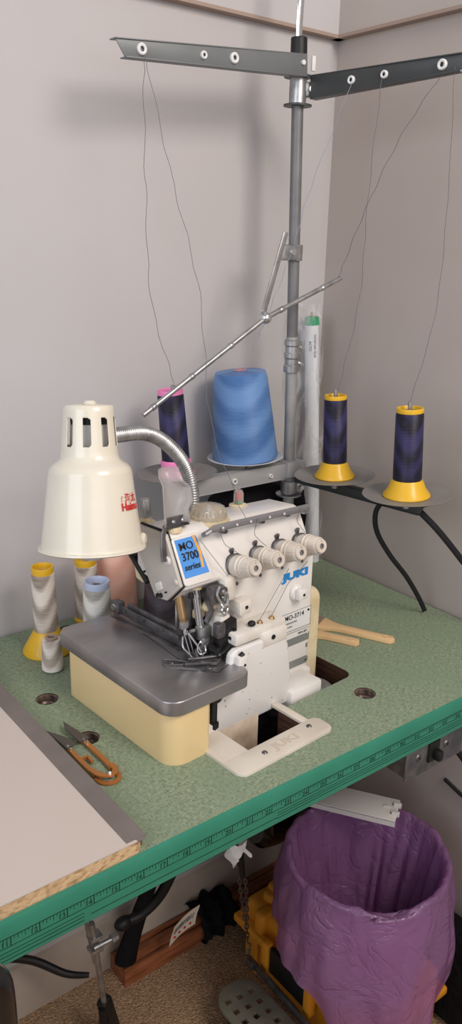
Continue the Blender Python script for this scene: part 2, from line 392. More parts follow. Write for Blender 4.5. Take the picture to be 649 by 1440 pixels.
# ------------------------------------------------------------------ table
TH=math.radians(4.0); MO=Vector((.19,.09,0))
RM=Matrix.Rotation(TH,3,'Z')
def mw(x,y,z=0): return MO+RM@Vector((x,y,z))
table=thing('sewing_table','green laminate sewing machine table with a ruler printed along its front edge','table',(.2,.24,0))
def cutter(poly,z0,z1,local=True):
    b=MB(); b.prism([(mw(*p)[:2] if local else p) for p in poly],z1-z0,(0,0,z0)); return b
def boolean(ob,cuts):
    tmp=[]
    for c in cuts:
        bmesh.ops.recalc_face_normals(c.bm,faces=c.bm.faces)
        me=bpy.data.meshes.new('c'); c.bm.to_mesh(me); c.bm.free(); o=bpy.data.objects.new('c',me); COL.objects.link(o); tmp.append(o)
        me.materials.append(M['wood'])
        md=ob.modifiers.new('b','BOOLEAN'); md.object=o; md.operation='DIFFERENCE'; md.solver='EXACT'; md.material_mode='TRANSFER'
    bpy.context.view_layer.update()
    me=bpy.data.meshes.new_from_object(ob.evaluated_get(bpy.context.evaluated_depsgraph_get()))
    ob.modifiers.clear(); ob.data=me
    for o in tmp: bpy.data.objects.remove(o)
def circ(c,r,n=28): return [(c[0]+r*math.cos(2*PI*i/n),c[1]+r*math.sin(2*PI*i/n)) for i in range(n)]
HOLES=[(.1500,.2940),(.1500,.1930),(.4742,.0800),(.2571,.4480)]
T0=(-.46,.004,.75,.479)
top=obj('tabletop',MB().box(((T0[0]+T0[2])/2,(T0[1]+T0[3])/2,-.0215),(T0[2]-T0[0],T0[3]-T0[1],.043)),'lam')
cuts=[cutter(rrect(.062,.010,.308,.20,.014),-.06,.02),cutter(rrect(.085,-.029,.171,.03,.004),-.06,.021)]
cuts+=[cutter(circ(h,.0135),-.06,.022,False) for h in HOLES]
boolean(top,cuts); top.parent=table; top.matrix_parent_inverse=Matrix.Translation(-table.location)
def tpart(name,mb,m,**k):
    o=obj(name,mb,m,table,**k); o.matrix_parent_inverse=Matrix.Translation(-table.location); return o
# rounded green edging along the front and the right-hand end
ed=[(.004,-.0425),(.0006,-.0425),(-.0006,-.041),(-.0012,-.03),(-.0012,-.014),(-.0006,-.004),(.0008,-.0008),(.004,.0003)]
mb=MB(); mb.prism(ed,T0[2]-T0[0],(T0[0],0,0),Matrix(((0,1,0),(0,0,1),(1,0,0))).transposed()); 
edging=tpart('edge_strip',mb,'green')
# ruler printing
mb=MB(); IN=.0254; YF=-.0013
def q(x0,x1,z0,z1): mb.box(((x0+x1)/2,YF-.0001,(z0+z1)/2),(abs(x1-x0),.0002,abs(z1-z0)))
q(-.44,.74,-.0144,-.0150); q(-.44,.74,-.0236,-.0241)
x=-.44
for a,b,zs in ((-.44,.041,(-.0285,-.0322,-.0362)),(.048,.262,(-.0330,)),(.262,.74,(-.0276,-.0305,-.0340))):
    for z in zs: q(a,b,z,z-.0005)
for k in range(-5,42):
    X0=(k-12)*IN
    if X0<-.44: continue
    q(X0-.0004,X0+.0004,-.0144,-.0240)
    for j in range(1,8):
        h=.0058 if j==4 else (.0044 if j%2==0 else .003)
        xx=X0+j*IN/8
        if xx<.74: q(xx-.0002,xx+.0002,-.0144,-.0144-h)
    if k>0: mb.text(str(k),.0072,(X0-.0052,YF-.0001,-.0205),RX90,.0001,bold=0)
tpart('ruler_marking',mb,'ruler',label='black ruler ticks and numbers on the green edging').parent=edging
bpy.data.objects['ruler_marking'].matrix_parent_inverse=(edging.matrix_parent_inverse@Matrix.Identity(4)).inverted()@edging.matrix_parent_inverse
# oil pan under the cut-out
mb=MB(); mb.prism([mw(*p)[:2] for p in rrect(.05,-.034,.32,.23,.01)],.003,(0,0,-.098))
mb2=[mw(*p)[:2] for p in ((.05,-.034),(.32,-.034),(.32,.23),(.05,.23))]
for i in range(4):
    a=mb2[i];b=mb2[(i+1)%4]; mb.beam((a[0],a[1],-.0705),(b[0],b[1],-.0705),.003,.054)
tpart('oil_pan',mb,'dkmetal')
# steel legs and feet (behind the bin, and left of the picture)
for x in (-.36,.728):
    mb=MB(); mb.box((x,.36,(FL-.045)/2+.0),(.04,.04,-FL-.045),bev=.004); tpart('leg',mb,'dkmetal')
    mb=MB(); mb.box((x,.31,FL+.02),(.042,.19,.04),bev=.006); tpart('foot',mb,'dkmetal')
    mb=MB(); mb.box((x,.24,-.053),(.04,.40,.018),bev=.002); tpart('bracket',mb,'dkmetal')
# recessed cups in the round holes
for i,h in enumerate(HOLES):
    mb=MB(); mb.lathe([(0,-.0125),(.0100,-.0125),(.0118,-.010),(.0118,-.002),(.0134,-.0012),(.0134,-.02),(0,-.02)],28,(h[0],h[1],0))
    labs=['dull round cup sunk in the table between cream machine bed and grey tape','dull round cup sunk in the table under the tips of the thread snips','dull round cup sunk in the table right of the white plastic opening frame','dark round cup sunk in the table behind the steel plate']
    obj('hole_cup',mb,'socket',label=labs[i],cat='cup',group='metal cups in the table holes',loc=(h[0],h[1],-.01))

# white laminated board lying on the left of the table
board=thing('laminated_board','white laminated chipboard panel lying on the left side of the green table','board',(-.15,.2,0))
def bpart(name,mb,m,**k):
    o=obj(name,mb,m,board,**k); o.matrix_parent_inverse=Matrix.Translation(-board.location); return o
bpart('panel',MB().box((-.17,.2385,.0142),(.548,.469,.0012)),'melam')
poly=[(-.445,.005),(.100,.005),(.1065,.012),(.107,.472),(-.445,.472)]
bpart('chipboard_core',MB().prism(poly,.0134,(0,0,.0003)),'chip',label='raw chipboard edge')
mb=MB(); mb.box((.0985,.2395,.0152),(.0195,.466,.0008)); mb.box((.1085,.2425,.0078),(.0012,.460,.0152)); 
mb.box((.103,.0085,.0145),(.011,.009,.0014),rot=.4)
bpart('edge_tape',mb,'taupe',label='grey tape along the right edge')

# ------------------------------------------------------------------ overlock machine (local frame, turned 4 degrees)
mc=thing('overlock_machine','white industrial overlock sewing machine with cream bed set into the green table','sewing machine',tuple(MO),TH)
YZ=Matrix(((0,1,0),(0,0,1),(1,0,0))).transposed()   # prism xy -> machine yz, extruded along x
XZ=Matrix(((1,0,0),(0,0,1),(0,-1,0))).transposed()   # prism xy -> machine xz, extruded towards the front
def mp(name,mb,m,parent=mc,**k): return obj(name,mb,m,parent,**k)
# bed box
mp('bed_cover',MB().prism(rrect(.0015,-.001,.056,.205,(.022,.006,.01,.012),8),.066,(0,0,.0),bev=.0015,round_only=True),'cream',label='cream metal bed cover')
# steel cloth plate
def plate_poly(g=0):
    base=rrect(-.002-g,-.004-g,.1125+g,.05,(.020,.013,.0,.0),8)
    base=[p for p in base if not (p[1]>=.0499)]
    return base+[(.1125+g,.05),(.095,.09),(.088,.205),(.080,.216+g),(.02,.2215+g),(.008,.2215+g),(-.002-g,.211)]
cp=mp('cloth_plate',MB().prism(plate_poly(),.0165,(0,0,.0625),bev=.0016,seg=3,round_only=True),'polish')
mb=MB(); mb.beam((.079,.205,.0792),(.066,.062,.0792),.0006,.0004); mb.beam((.082,.018,.0792),(.112,.028,.0792),.0006,.0004); mb.beam((.052,.05,.0792),(.082,.018,.0792),.0004,.0003)
mp('plate_seam',mb,'black',cp)
mb=MB(); mb.box((.088,.150,.072),(.030,.13,.016),rot=.05,bev=.002); mp('rear_plate',mb,'dkmetal')
# stitch tongue plate and screws
mb=MB(); mb.prism([(.046,.064),(.054,.076),(.078,.052),(.088,.040),(.080,.026),(.072,.026),(.070,.036),(.056,.052)],.0012,(0,0,.079)); 
mp('throat_plate',mb,'dkmetal')
for p in ((.054,.066),(.079,.031)):
    mb=MB(); mb.lathe([(0,.0021),(.0028,.0021),(.0038,.0012),(.0038,0)],18,(p[0],p[1],.0795)); mb.box((p[0],p[1],.0818),(.005,.0006,.0004),rot=.6); mp('screw',mb,'dkmetal')
mb=MB(); mb.tube([(.044,.066,.081),(.050,.078,.081),(.062,.066,.081),(.070,.052,.081),(.058,.055,.081)],.0009,8,closed=True); mp('wire_guide',mb,'dkmetal')
# upper housing, leaning front
prof=[(.0530,.170),(.0535,.1745),(.0755,.2155),(.0800,.2200),(.0860,.2215),(.128,.2180),(.137,.214),(.142,.205),(.142,.165),(.09,.160),(.060,.165)]
hp=MB(); hp.prism(prof,.200,(.062,0,0),YZ,bev=.0035,seg=3); 
# nose under the needle head
hp.prism([(.053,.173),(.078,.149),(.100,.147),(.120,.170),(.08,.19)],.046,(.062,0,0),YZ,bev=.0015)
def rise(mb):
    # the housing stands a little taller at the needle end
    for v in mb.bm.verts:
        f=max(0,min(1,(v.co.z-.1745)/.045))*max(0,1-(v.co.x-.06)/.2)
        v.co.z+=.0080*f; v.co.y+=.0050*f*(1 if v.co.y<.11 else 0)
    return mb
mp('upper_housing',rise(hp),'white')
# left end cover with gasket
side=[(.0765,.219),(.0545,.1745),(.0785,.1505),(.100,.148),(.1385,.200),(.136,.2135),(.129,.2175)]
sc_=mp('end_cover',rise(MB().prism(side,.005,(.0565,0,0),YZ,bev=.0012)),'sidecov',label='beige-grey end cover')
big=[(.0775,.2215),(.0530,.1740),(.0780,.1480),(.101,.1460),(.1405,.1995),(.1380,.2150),(.130,.2195)]
mp('gasket',rise(MB().prism(big,.0016,(.0608,0,0),YZ)),'black')
def button(y,z,r,ry=None,m='white'):
    b=MB(); b.lathe([(0,.0028),(r*.8,.0026),(r,.0012),(r,0)],20,(.0565,y,z),(-1,0,0)); return mp('cover_button',b,m,sc_)
button(.076,.199,.0052); button(.062,.178,.0038,m='sidecov'); button(.136,.208,.0052); 
b=MB(); b.box((.0555,.0905,.1645),(.003,.012,.010),bev=.0014,rot=Matrix.Rotation(-.5,3,'X')); 
b.cyl((.0542,.0935,.1652),(.0538,.0935,.1652),.0013); b.cyl((.0542,.0875,.1638),(.0538,.0875,.1638),.0013); mp('cover_button',b,'white',sc_)
b=MB()
for p in ((.088,.154,.003),(.0935,.1525,.0026),(.118,.173,.0015),(.0785,.161,.0011)): b.cyl((.0565,p[0],p[1]),(.054,p[0],p[1]),p[2],p[2]*.8,16)
split(mp('screw',b,'black',sc_))
# rear lug behind the end cover
b=MB(); b.prism([(.118,.205),(.142,.192),(.155,.172),(.150,.152),(.136,.150),(.112,.168)],.010,(.066,0,0),YZ,bev=.002); mp('rear_lug',b,'cream2')
b=MB(); b.cyl((.066,.146,.170),(.0645,.146,.170),.003,.003,16); mp('lug_hole',b,'black')
b=MB(); b.cyl((.064,.122,.157),(.064,.165,.190),.0045,.0045,14); b.sph((.064,.15,.186),.009,(1,1,.7)); mp('rear_lever',b,'black')
# sloping front face frame: origin, along x, up the slope
sl=Vector((0,.0265,.0482)).normalized(); nrm=Vector((0,-sl.z,sl.y))
RF=Matrix((Vector((1,0,0)),sl,nrm)).transposed()
def onface(x,s,off=0): return Vector((x,.0535,.1745))+sl*s+nrm*off
b=MB(); b.prism(rrect(.0615,.000,.1020,.0545,.004),.0022,onface(0,-.001),RF,bev=.001,round_only=True); fp=mp('front_plate',b,'white')
lab=[(.0640,.0085),(.0980,.0085),(.0945,.0515),(.0645,.0515)]
b=MB(); b.prism(lab,.0004,onface(0,-.001,.0020),RF); lb=mp('series_label',b,'blue',fp,label='blue label reading MO 3700 series')
b=MB(); b.text('MO',.0125,onface(.0775,.0415,.0030),RF,.0001,bold=.00005); b.text('3700',.0125,onface(.0790,.0300,.0030),RF,.0001,bold=.0002,sx=.92)
b.text('series',.0098,onface(.0775,.0185,.0030),RF,.0001,bold=.00015,shear=.25,sx=.95); mp('lettering',b,'ink',lb)
b=MB(); b.prism([(.0890,.0525),(.0922,.0525),(.0955,.033),(.0930,.0155),(.0900,.0155),(.0918,.033)],.0003,onface(0,-.001,.0023),RF); mp('orange_stripe',b,'orange',lb)
# body below the housing
b=MB()
b.box((.2000,.098,.082),(.1340,.092,.176),bev=.005,seg=3)           # tower
b.box((.2000,.1050,-.0075),(.1340,.118,.035),bev=.004)             # foot of the casting
b.box((.1260,.105,.120),(.022,.07,.10),bev=.004)
mp('machine_body',b,'white')
b=MB(); b.box((.2260,.0400,-.006),(.0560,.050,.034),bev=.004); mp('base_step',b,'white')
# casting steps with oil caps
b=MB(); b.box((.1530,.040,.103),(.0800,.030,.014),bev=.003); b.box((.1720,.036,.092),(.0420,.030,.020),bev=.004); b.box((.139,.048,.133),(.020,.022,.018),bev=.004)
b.box((.121,.052,.158),(.020,.016,.030),bev=.006); b.box((.112,.056,.115),(.016,.03,.03),bev=.004)
st=mp('casting_step',b,'offwhite')
for x in (.158,.177):
    b=MB(); b.lathe([(0,.004),(.0022,.0035),(.0034,.0015),(.0040,0)],16,(x,.034,.1095)); mp('oil_cap',b,'brass',st)
b=MB(); b.sph((.1450,.034,.113),.0045,(1.1,1,.8)); b.cyl((.168,.0215,.094),(.168,.0200,.094),.003,.003,12); b.cyl((.139,.0375,.134),(.139,.0362,.134),.0022,.0022,10); b.cyl((.1290,.0520,.147),(.129,.0505,.147),.002,.002,10); split(mp('screw',b,'black',st))
b=MB(); b.cyl((.2360,.053,.1215),(.2360,.047,.1215),.0115,.0110,24,bev=.002); b.box((.2365,.0440,.1215),(.0150,.010,.0150),bev=.003); bs=mp('side_boss',b,'white')
b=MB(); b.cyl((.2370,.0390,.1215),(.2370,.0384,.1215),.0018,.0018,10); mp('boss_hole',b,'black',bs)
# lower front cover with its hinge block
b=MB(); cov=[(.062,-.006),(.2040,-.0050),(.2035,.020),(.2000,.050),(.1960,.075),(.1900,.0885),(.1800,.0935),(.112,.0945),(.1040,.090),(.1000,.062),(.062,.058)]
b.prism(cov,.010,(0,.032,0),XZ,bev=.003,seg=3); lc=mp('looper_cover',b,'whitedirty',label='white looper cover with dark specks')
b=MB(); b.box((.1155,.0185,.074),(.0150,.010,.030),bev=.003); mp('hinge_block',b,'white',lc)
b=MB(); b.cyl((.117,.0135,.078),(.117,.0128,.078),.0016,.0016,10); b.cyl((.1130,.018,.0880),(.118,.018,.0905),.0028,.0028,10); mp('hinge_screw',b,'black',lc)
# dirty casting below table level
b=MB(); b.box((.106,.0590,-.046),(.090,.075,.096),bev=.003); b.box((.112,.010,-.080),(.10,.05,.004),rot=.15); mp('lower_casting',b,'dirty')
# knife/lever sticking out under the plate
b=MB(); b.cyl((.0700,.012,.058),(.0700,.004,.058),.006,.006,16); b.box((.0650,.006,.045),(.007,.006,.036),bev=.001); b.box((.0660,.003,.026),(.008,.004,.008),bev=.001,rot=.3); mp('latch_lever',b,'black')
# JUKI lettering and plates on the tower face
YFc=.0518
b=MB(); b.text('JUKI',.0125,(.2340,YFc-.0001,.1450),RX90,.0003,bold=.00080,sx=1.85); mp('maker_lettering',b,'logo',label='blue maker lettering')
b=MB(); b.box((.2370,YFc,.0830),(.0560,.0006,.0260)); np_=mp('model_plate',b,'labelw')
b=MB(); b.text('MO-3714',.0088,(.2350,YFc-.0005,.0890),RX90,.0001,bold=.0001); b.text('JUKI CORPORATION',.0030,(.2260,YFc-.0005,.0815),RX90,.0001); b.text('Made in Japan',.0028,(.2240,YFc-.0005,.0765),RX90,.0001)
for z in (.0958,.0702): b.box((.2370,YFc-.0004,z),(.056,.0003,.0004))
for x in (.2095,.2645): b.box((x,YFc-.0004,.083),(.0004,.0003,.0256))
b.cyl((.2600,.0513,.0912),(.2600,.0507,.0912),.0016,.0016,10)
mp('lettering',b,'ink',np_)
b=MB(); b.box((.2380,YFc,.0540),(.0520,.0008,.0100)); b.prism(rrect(.2100,-.0035,.2640,.0065,.004),.0008,(0,.0520,.0200),XZ); gp=mp('serial_plate',b,'graypl')
b=MB(); b.text('MF4-307',.0046,(.2520,YFc-.0002,.0625),RX90,.0001); b.text('E',.0078,(.2610,YFc-.0002,.0410),RX90,.0001,bold=.0001); b.box((.235,YFc-.0003,.0670),(.054,.0003,.0003)); mp('lettering',b,'ink',gp)
b=MB(); b.cyl((.2610,.0513,.0575),(.2610,.0505,.0575),.0014,.0014,10); b.cyl((.2590,.0513,.0215),(.2590,.0505,.0215),.0016,.0016,10); split(mp('rivet',b,'chrome',gp))
# belt cover and hand wheel at the right end
b=MB(); b.prism(rrect(.060,-.035,.150,.108,.014),.0290,(.2655,0,0),YZ,bev=.006,seg=4); mp('belt_cover',b,'cream2',label='cream belt cover on the right end')
b=MB(); b.lathe([(0,.012),(.012,.012),(.024,.009),(.028,.003),(.028,0),(0,0)],32,(.2945,.095,.058),(1,0,0)); wh=mp('hand_wheel',b,'steel')
b=MB(); b.cyl((.3065,.095,.058),(.310,.095,.058),.006,.006,16); mp('wheel_bolt',b,'black',wh)
b=MB(); b.sph((.258,.030,-.010),.022,(1,1.1,.40)); mp('oil_cup',b,'steel')
# tension knobs
tdir=Vector((0,-.975,.222)).normalized()
for i,(x,y,z) in enumerate(((.1370,.059,.1785),(.1735,.059,.1795),(.2095,.059,.1800),(.2440,.059,.1800))):
    o=Vector((x,y,z)); 
    b=MB(); b.lathe([(0,-.006),(.0120,-.006),(.0135,-.004),(.0140,.000),(.0128,.003),(.0145,.0045),(.0128,.006),(0,.006)],32,o,tdir)
    u=Vector((1,0,0)); w=tdir.cross(u)
    for sgn,L0 in ((-1,.0205),(1,.0185)):
        b.tube([o+w*sgn*.012-tdir*.003,o+w*sgn*.016-tdir*.002+u*.001,o+w*sgn*L0+tdir*.001,o+w*sgn*(L0+.001)+tdir*.003],[.0030,.0032,.0026,.0018],8)
    kd=mp('tension_disc',b,'dkmetal')
    b=MB(); b.lathe([(0,.004),(.0125,.004),(.0128,.008),(.0128,.0150),(.0134,.0155),(.0134,.0170),(.0124,.0178),(.0118,.0200),(.0123,.0205),(.0123,.0218),(.0115,.0225),(.0110,.025)],40,o,tdir)
    def fl(r,z,a): return (r*(1+.035*(math.cos(a*26)>0)),z)
    b.lathe([(.0112,.0235),(.0108,.0240),(.0105,.0335),(.0097,.0350),(.0088,.0352)],104,o,tdir,disp=fl)
    b.lathe([(.0088,.0352),(.0086,.0375),(.0080,.0385),(.0036,.0385),(.0034,.0365),(0,.0365)],32,o,tdir)
    kn=mp('tension_knob',b,'knob')
    b=MB(); b.lathe([(.0020,.0366),(.0030,.0370),(.0033,.0380),(.0030,.0390),(.0022,.0388)],16,o,tdir); b.lathe([(0,.0368),(.0016,.0368),(.0016,.0372),(0,.0372)],12,o,tdir); b.cyl(o+tdir*.0384+w*.0062,o+tdir*.0388+w*.0062,.0007,.0007,8)
    mp('knob_screw',b,'plate',kn)
# front rail just below the knobs
b=MB(); b.beam((.120,.0545,.1665),(.262,.0545,.1665),.008,.006,.002); mp('housing_rim',b,'white')
# take-up wires and thread guides on top
gb=MB(); gb.prism([(-.004,-.0008),(.160,-.0008),(.164,.003),(.160,.0062),(.004,.0062),(-.004,.003)],.0014,(.098,.060,.2250),Matrix.Rotation(math.radians(62),3,'X')); 
gb.beam((.096,.0595,.2255),(.260,.0595,.2255),.0022,.0045,.0008)
gb.tube([(.096,.059,.2265),(.090,.060,.2240),(.089,.064,.2215)],[.003,.0032,.0028],8); gb.box((.252,.064,.222),(.010,.012,.003),rot=.2); 
for v in gb.bm.verts: v.co.x=.104+(v.co.x-.098)*.965; v.co.z-=.0045*max(0,(v.co.x-.104)/.156)-.0015
gd=mp('thread_guide_bar',gb,mat('guide_bar_steel','97979a',rough=.35,metal=.7))
b=MB()
for x in (.118,.139,.160,.19,.214): b.cyl((x,.0570,.2280-.028*(x-.104)),(x,.0563,.2296-.028*(x-.104)),.0012,.0012,8)
split(mp('guide_eyelet',b,'labelw',gd))
b=MB()
for x in (.128,.186,.228): b.lathe([(.0025,.0010),(.0060,.0010),(.0065,0)],20,(x,.069,.2195),(0,-.3,1))
split(mp('top_slot',b,'dkmetal'))
# oil window dome and flow sight
DC=(.1330,.0990,.2235)
b=MB(); b.lathe([(0,.0035),(.0215,.0035),(.0245,.0015),(.0250,-.003)],36,DC); mp('dome_rim',b,'cream2')
def ribs(r,z,a): return (r*(1+.045*math.cos(a*18)) if r>.012 else r,z)
b=MB(); b.lathe([(.0205,.003),(.0200,.010),(.0185,.0150),(.0160,.0170),(.0090,.0182),(0,.0186)],72,DC,disp=ribs); mp('oil_dome',b,'clear',label='clear ribbed oil window dome')
b=MB(); b.cyl((DC[0],DC[1],.226),(DC[0],DC[1],.238),.0035,.0025,16); mp('dome_core',b,'labelw')
SG=(.2040,.1260,.2190)
b=MB(); b.lathe([(0,.004),(.0075,.004),(.0085,.003),(.0115,.0025),(.0120,-.002)],28,SG); mp('sight_base',b,'cream2')
b=MB(); b.lathe([(.0062,.004),(.0062,.017),(.0045,.0210),(.002,.0225),(0,.0228)],24,SG); mp('flow_sight',b,'clear')
b=MB(); b.cyl((SG[0],SG[1],.2235),(SG[0],SG[1],.2275),.0038,.0032,14); mp('sight_float',b,'greencap')
b=MB(); b.cyl((SG[0],SG[1],.2275),(SG[0],SG[1],.2370),.0030,.0024,14);mp('sight_core',b,'red')
# eye guard of smoky plastic on its bracket
b=MB(); 
def guard(u,v):
    W0,W1=.034,.026; w=W0+(W1-W0)*v
    x=.070+(u-.5)*w+.004*v; z=.2370+.057*v; y=.085+.016*v-.020*(u-.5)*(u-.5)*4*.5+ (.006 if v>.75 else 0)
    return Vector((x+(.008 if .3<v<.7 else 0)*(u>.5),y,z))
b.grid(guard,9,9)
eg=mp('eye_guard',b,'guard',recalc=False,label='clear smoky plastic eye guard'); md=eg.modifiers.new('s','SOLIDIFY'); md.thickness=.0015
b=MB(); b.box((.0755,.083,.2385),(.030,.0020,.0120),bev=.0006); b.box((.0755,.086,.2328),(.030,.010,.0016)); 
b.tube([(.0600,.083,.238),(.0545,.082,.228),(.0520,.079,.213),(.0515,.076,.199)],[.003,.0042,.0042,.0048],8,flat=.5); br=mp('guard_bracket',b,'dkmetal')
b=MB(); 
for x in (.069,.082): b.lathe([(0,.0014),(.0016,.0012),(.0024,0)],12,(x,.082,.2390),(0,-1,0))
split(mp('screw',b,'chrome',br))
b=MB(); b.cyl((.0735,.089,.2250),(.0735,.089,.2315),.0105,.0095,24,bev=.001); mp('top_cap',b,'cream2')
b=MB(); b.cyl((.0700,.134,.219),(.0700,.134,.231),.0070,.0060,20); b.cyl((.070,.134,.2190),(.070,.134,.225),.012,.011,20); mp('regulator_base',b,'cream2')
def kn2(r,z,a): return (r*(1+.05*(math.cos(a*20)>0)),z)
b=MB(); b.lathe([(0,0),(.0062,0),(.0062,.019),(.0050,.021),(0,.0212)],80,(.0700,.134,.231),(-.05,.05,1),disp=kn2); mp('regulator_knob',b,'steel')
# needle bar, presser bar and the mechanism under the head
ndir=Vector((.0,-.30,-1)).normalized()
a=Vector((.0720,.0780,.1580))
b=MB(); b.cyl(a,a+ndir*.0300,.0052,.0052,20); b.cyl(a+ndir*.030,a+ndir*.036,.0045,.0040,16); mp('needle_bar_bush',b,'brass')
b=MB(); b.cyl(a+ndir*.036,a+ndir*.050,.0022,.0022,12); b.box(a+ndir*.0385+Vector((.0,0,0)),(.009,.006,.009),bev=.001); b.cyl(a+ndir*.046+Vector((.004,-.004,0)),a+ndir*.046+Vector((.010,-.004,0)),.0020,.0020,10)
for dx in (-.002,.003): b.cyl(a+ndir*.046+Vector((dx,0,0)),a+ndir*.078+Vector((dx+.004,0,0)),.0007,.0005,8)
mp('needle_clamp',b,'steel')
c=Vector((.0905,.0700,.1600))
b=MB(); b.cyl(c,c+Vector((.002,-.008,-.052)),.0045,.0045,20); mp('presser_bar',b,'chrome')
b=MB(); b.cyl(c+Vector((0,0,.0)),c+Vector((0,0,.010)),.0078,.0078,18); mp('bar_collar',b,'cream2')
b=MB(); b.box((.093,.0600,.1080),(.013,.012,.016),bev=.0015); b.cyl((.0880,.0530,.1010),(.0880,.0480,.1000),.0045,.0045,16); b.box((.094,.056,.094),(.008,.008,.016),bev=.001); mp('presser_clamp',b,'steel')
b=MB(); b.prism([(.060,.050),(.068,.058),(.096,.040),(.100,.034),(.090,.030),(.082,.036)],.0035,(0,0,.0805),bev=.0006); b.tube([(.066,.052,.087),(.078,.047,.086),(.094,.040,.086),(.100,.036,.088)],.0016,8); b.tube([(.078,.050,.083),(.078,.052,.094),(.086,.050,.098),(.09,.052,.104)],.0020,8); pf=mp('presser_foot',b,'dkmetal')
b=MB(); b.tube([(.083,.052,.102),(.078,.050,.096),(.080,.047,.090),(.087,.046,.092),(.087,.050,.100)],.0009,6,closed=True,smooth=4); b.tube([(.0650,.060,.112),(.064,.058,.100),(.070,.054,.090),(.074,.050,.083)],.0010,6,smooth=4); b.tube([(.071,.058,.115),(.078,.050,.100),(.083,.046,.088)],.0011,6)
mp('thread_wire',b,'chrome')
# black upper looper carrier
b=MB(); b.prism([(.100,.082),(.110,.084),(.122,.098),(.127,.112),(.126,.124),(.118,.127),(.106,.124),(.100,.108)],.012,(0,.050,0),XZ,bev=.002); b.tube([(.092,.044,.088),(.100,.040,.086),(.110,.038,.090),(.118,.038,.098),(.122,.038,.112)],.0030,8,smooth=3)
b.box((.088,.072,.098),(.018,.02,.028),bev=.004); b.cyl((.0965,.048,.092),(.0965,.036,.092),.006,.005,16); b.sph((.105,.042,.083),.005); b.cyl((.115,.037,.104),(.115,.033,.104),.0030,.0030,14); mp('looper_carrier',b,'blackcast')
b=MB(); b.box((.1030,.0425,.1150),(.012,.010,.018),bev=.002); b.cyl((.1000,.0370,.112),(.1000,.0350,.112),.0035,.0035,14); mp('carrier_block',b,'dkmetal')
b=MB(); 
b.tube([(.106,.046,.165),(.100,.044,.158),(.104,.042,.148),(.110,.042,.142),(.114,.042,.150),(.112,.043,.158),(.108,.044,.152)],.0018,8,smooth=4)
b.tube([(.112,.043,.144),(.106,.042,.138),(.110,.041,.132),(.115,.042,.138),(.114,.043,.146)],.0016,8,smooth=4); b.sph((.108,.0455,.160),.0042); mp('take_up_lever',b,'chrome')
b=MB(); b.box((.1040,.052,.155),(.018,.012,.022),bev=.002); b.cyl((.108,.046,.160),(.108,.042,.160),.0060,.0060,18);
b.cyl((.094,.052,.160),(.094,.048,.160),.0036,.0036,14); b.tube([(.094,.054,.150),(.100,.052,.136),(.096,.056,.122)],.0035,8); mp('take_up_bracket',b,'dkmetal')
b=MB(); b.sph((.1040,.062,.137),.008,(1.2,1,.8)); b.box((.096,.070,.128),(.014,.012,.012),bev=.003,rot=.4); mp('rubber_pad',b,'cream2')
b=MB(); b.box((.103,.086,.124),(.036,.024,.060),bev=.003); mp('cavity_box',b,'dkmetal')  # dark box standing in for the dark cavity behind the needle mechanism
b=MB(); b.cyl((.0805,.0655,.158),(.0805,.064,.152),.003,.003); b.cyl((.087,.0535,.1655),(.087,.0515,.1650),.0016,.0016,10); split(mp('screw',b,'black'))
b=MB(); b.beam((.079,.205,.0900),(.088,.062,.0860),.003,.012,.0008); b.beam((.083,.19,.098),(.094,.070,.094),.004,.006,.0008); b.box((.078,.206,.092),(.012,.016,.016),bev=.002); 
for t in (.1,.35,.6,.8): b.cyl((.0775+.009*t,.205-.143*t,.091),(.0755+.009*t,.205-.143*t,.091),.0018,.0018,10)
mp('rear_lever_bar',b,'dkmetal')
b=MB(); b.cyl((.0700,.206,.093),(.073,.206,.093),.004,.0045,14); mp('lever_screw',b,'chrome')

# machine threads over the front face
def wavy(pts,amp=.002,n=10,seed=1):
    rnd=random.Random(seed); P=spline(pts,n); 
    ph=rnd.random()*6; out=[]
    for i,p in enumerate(P):
        w=amp*math.sin(i*.9+ph)*(.4+.6*rnd.random()); e=min(i,len(P)-1-i)/3.0; w*=min(1,e)
        out.append(p+Vector((w,w*.4,0)))
    return out
b=MB(); b.tube(wavy([(.115,.058,.229),(.120,.056,.210),(.137,.045,.195)],.0006),.00035,5)
b.tube(wavy([(.172,.0575,.229),(.168,.058,.210),(.176,.046,.197)],.0006,seed=3),.00035,5); b.tube(wavy([(.245,.0575,.229),(.238,.058,.212),(.243,.046,.197)],.0006,seed=4),.00035,5)
b.tube([(.2085,.040,.163),(.195,.045,.138),(.158,.034,.114)],.00035,5); b.tube([(.243,.042,.163),(.215,.046,.140),(.177,.034,.114)],.00035,5)
b.tube([(.085,.057,.222),(.1205,.049,.1725),(.120,.048,.16)],.0003,5)
split(mp('looper_thread',b,'threadg'))

# white plastic frame around the front opening
fr=MB()
fr.prism(rrect(.048,-.0600,.1925,-.029,(.012,.010,.010,.0),6),.0040,(0,0,.0001),bev=.0015,round_only=True)
fr.prism([(.048,-.0295),(.085,-.0295),(.085,.026),(.048,.026)],.0036,(0,0,.0001)); fr.prism([(.1705,-.0295),(.181,-.0295),(.181,.0215),(.1705,.0215)],.0036,(0,0,.0001),bev=.001,round_only=True)
ff=thing('opening_frame','white plastic frame round the open slot in front of the machine','frame',tuple(MO),TH)
mp('rim',fr,'flange',ff)
b=MB(); b.text('JUKI',.0150,(.1280,-.0440,.00420),Matrix.Identity(3),.00015,bold=.0006,sx=1.35); mp('embossed_lettering',b,mat('emboss','c4b8a8',rough=.5),ff)
for x,y in ((.0955,-.0445),(.1700,-.0400)):
    b=MB(); b.lathe([(0,.0018),(.0022,.0015),(.0034,.0002),(.0034,-.0005)],16,(x,y,.0041)); mp('screw',b,'dkmetal',ff)

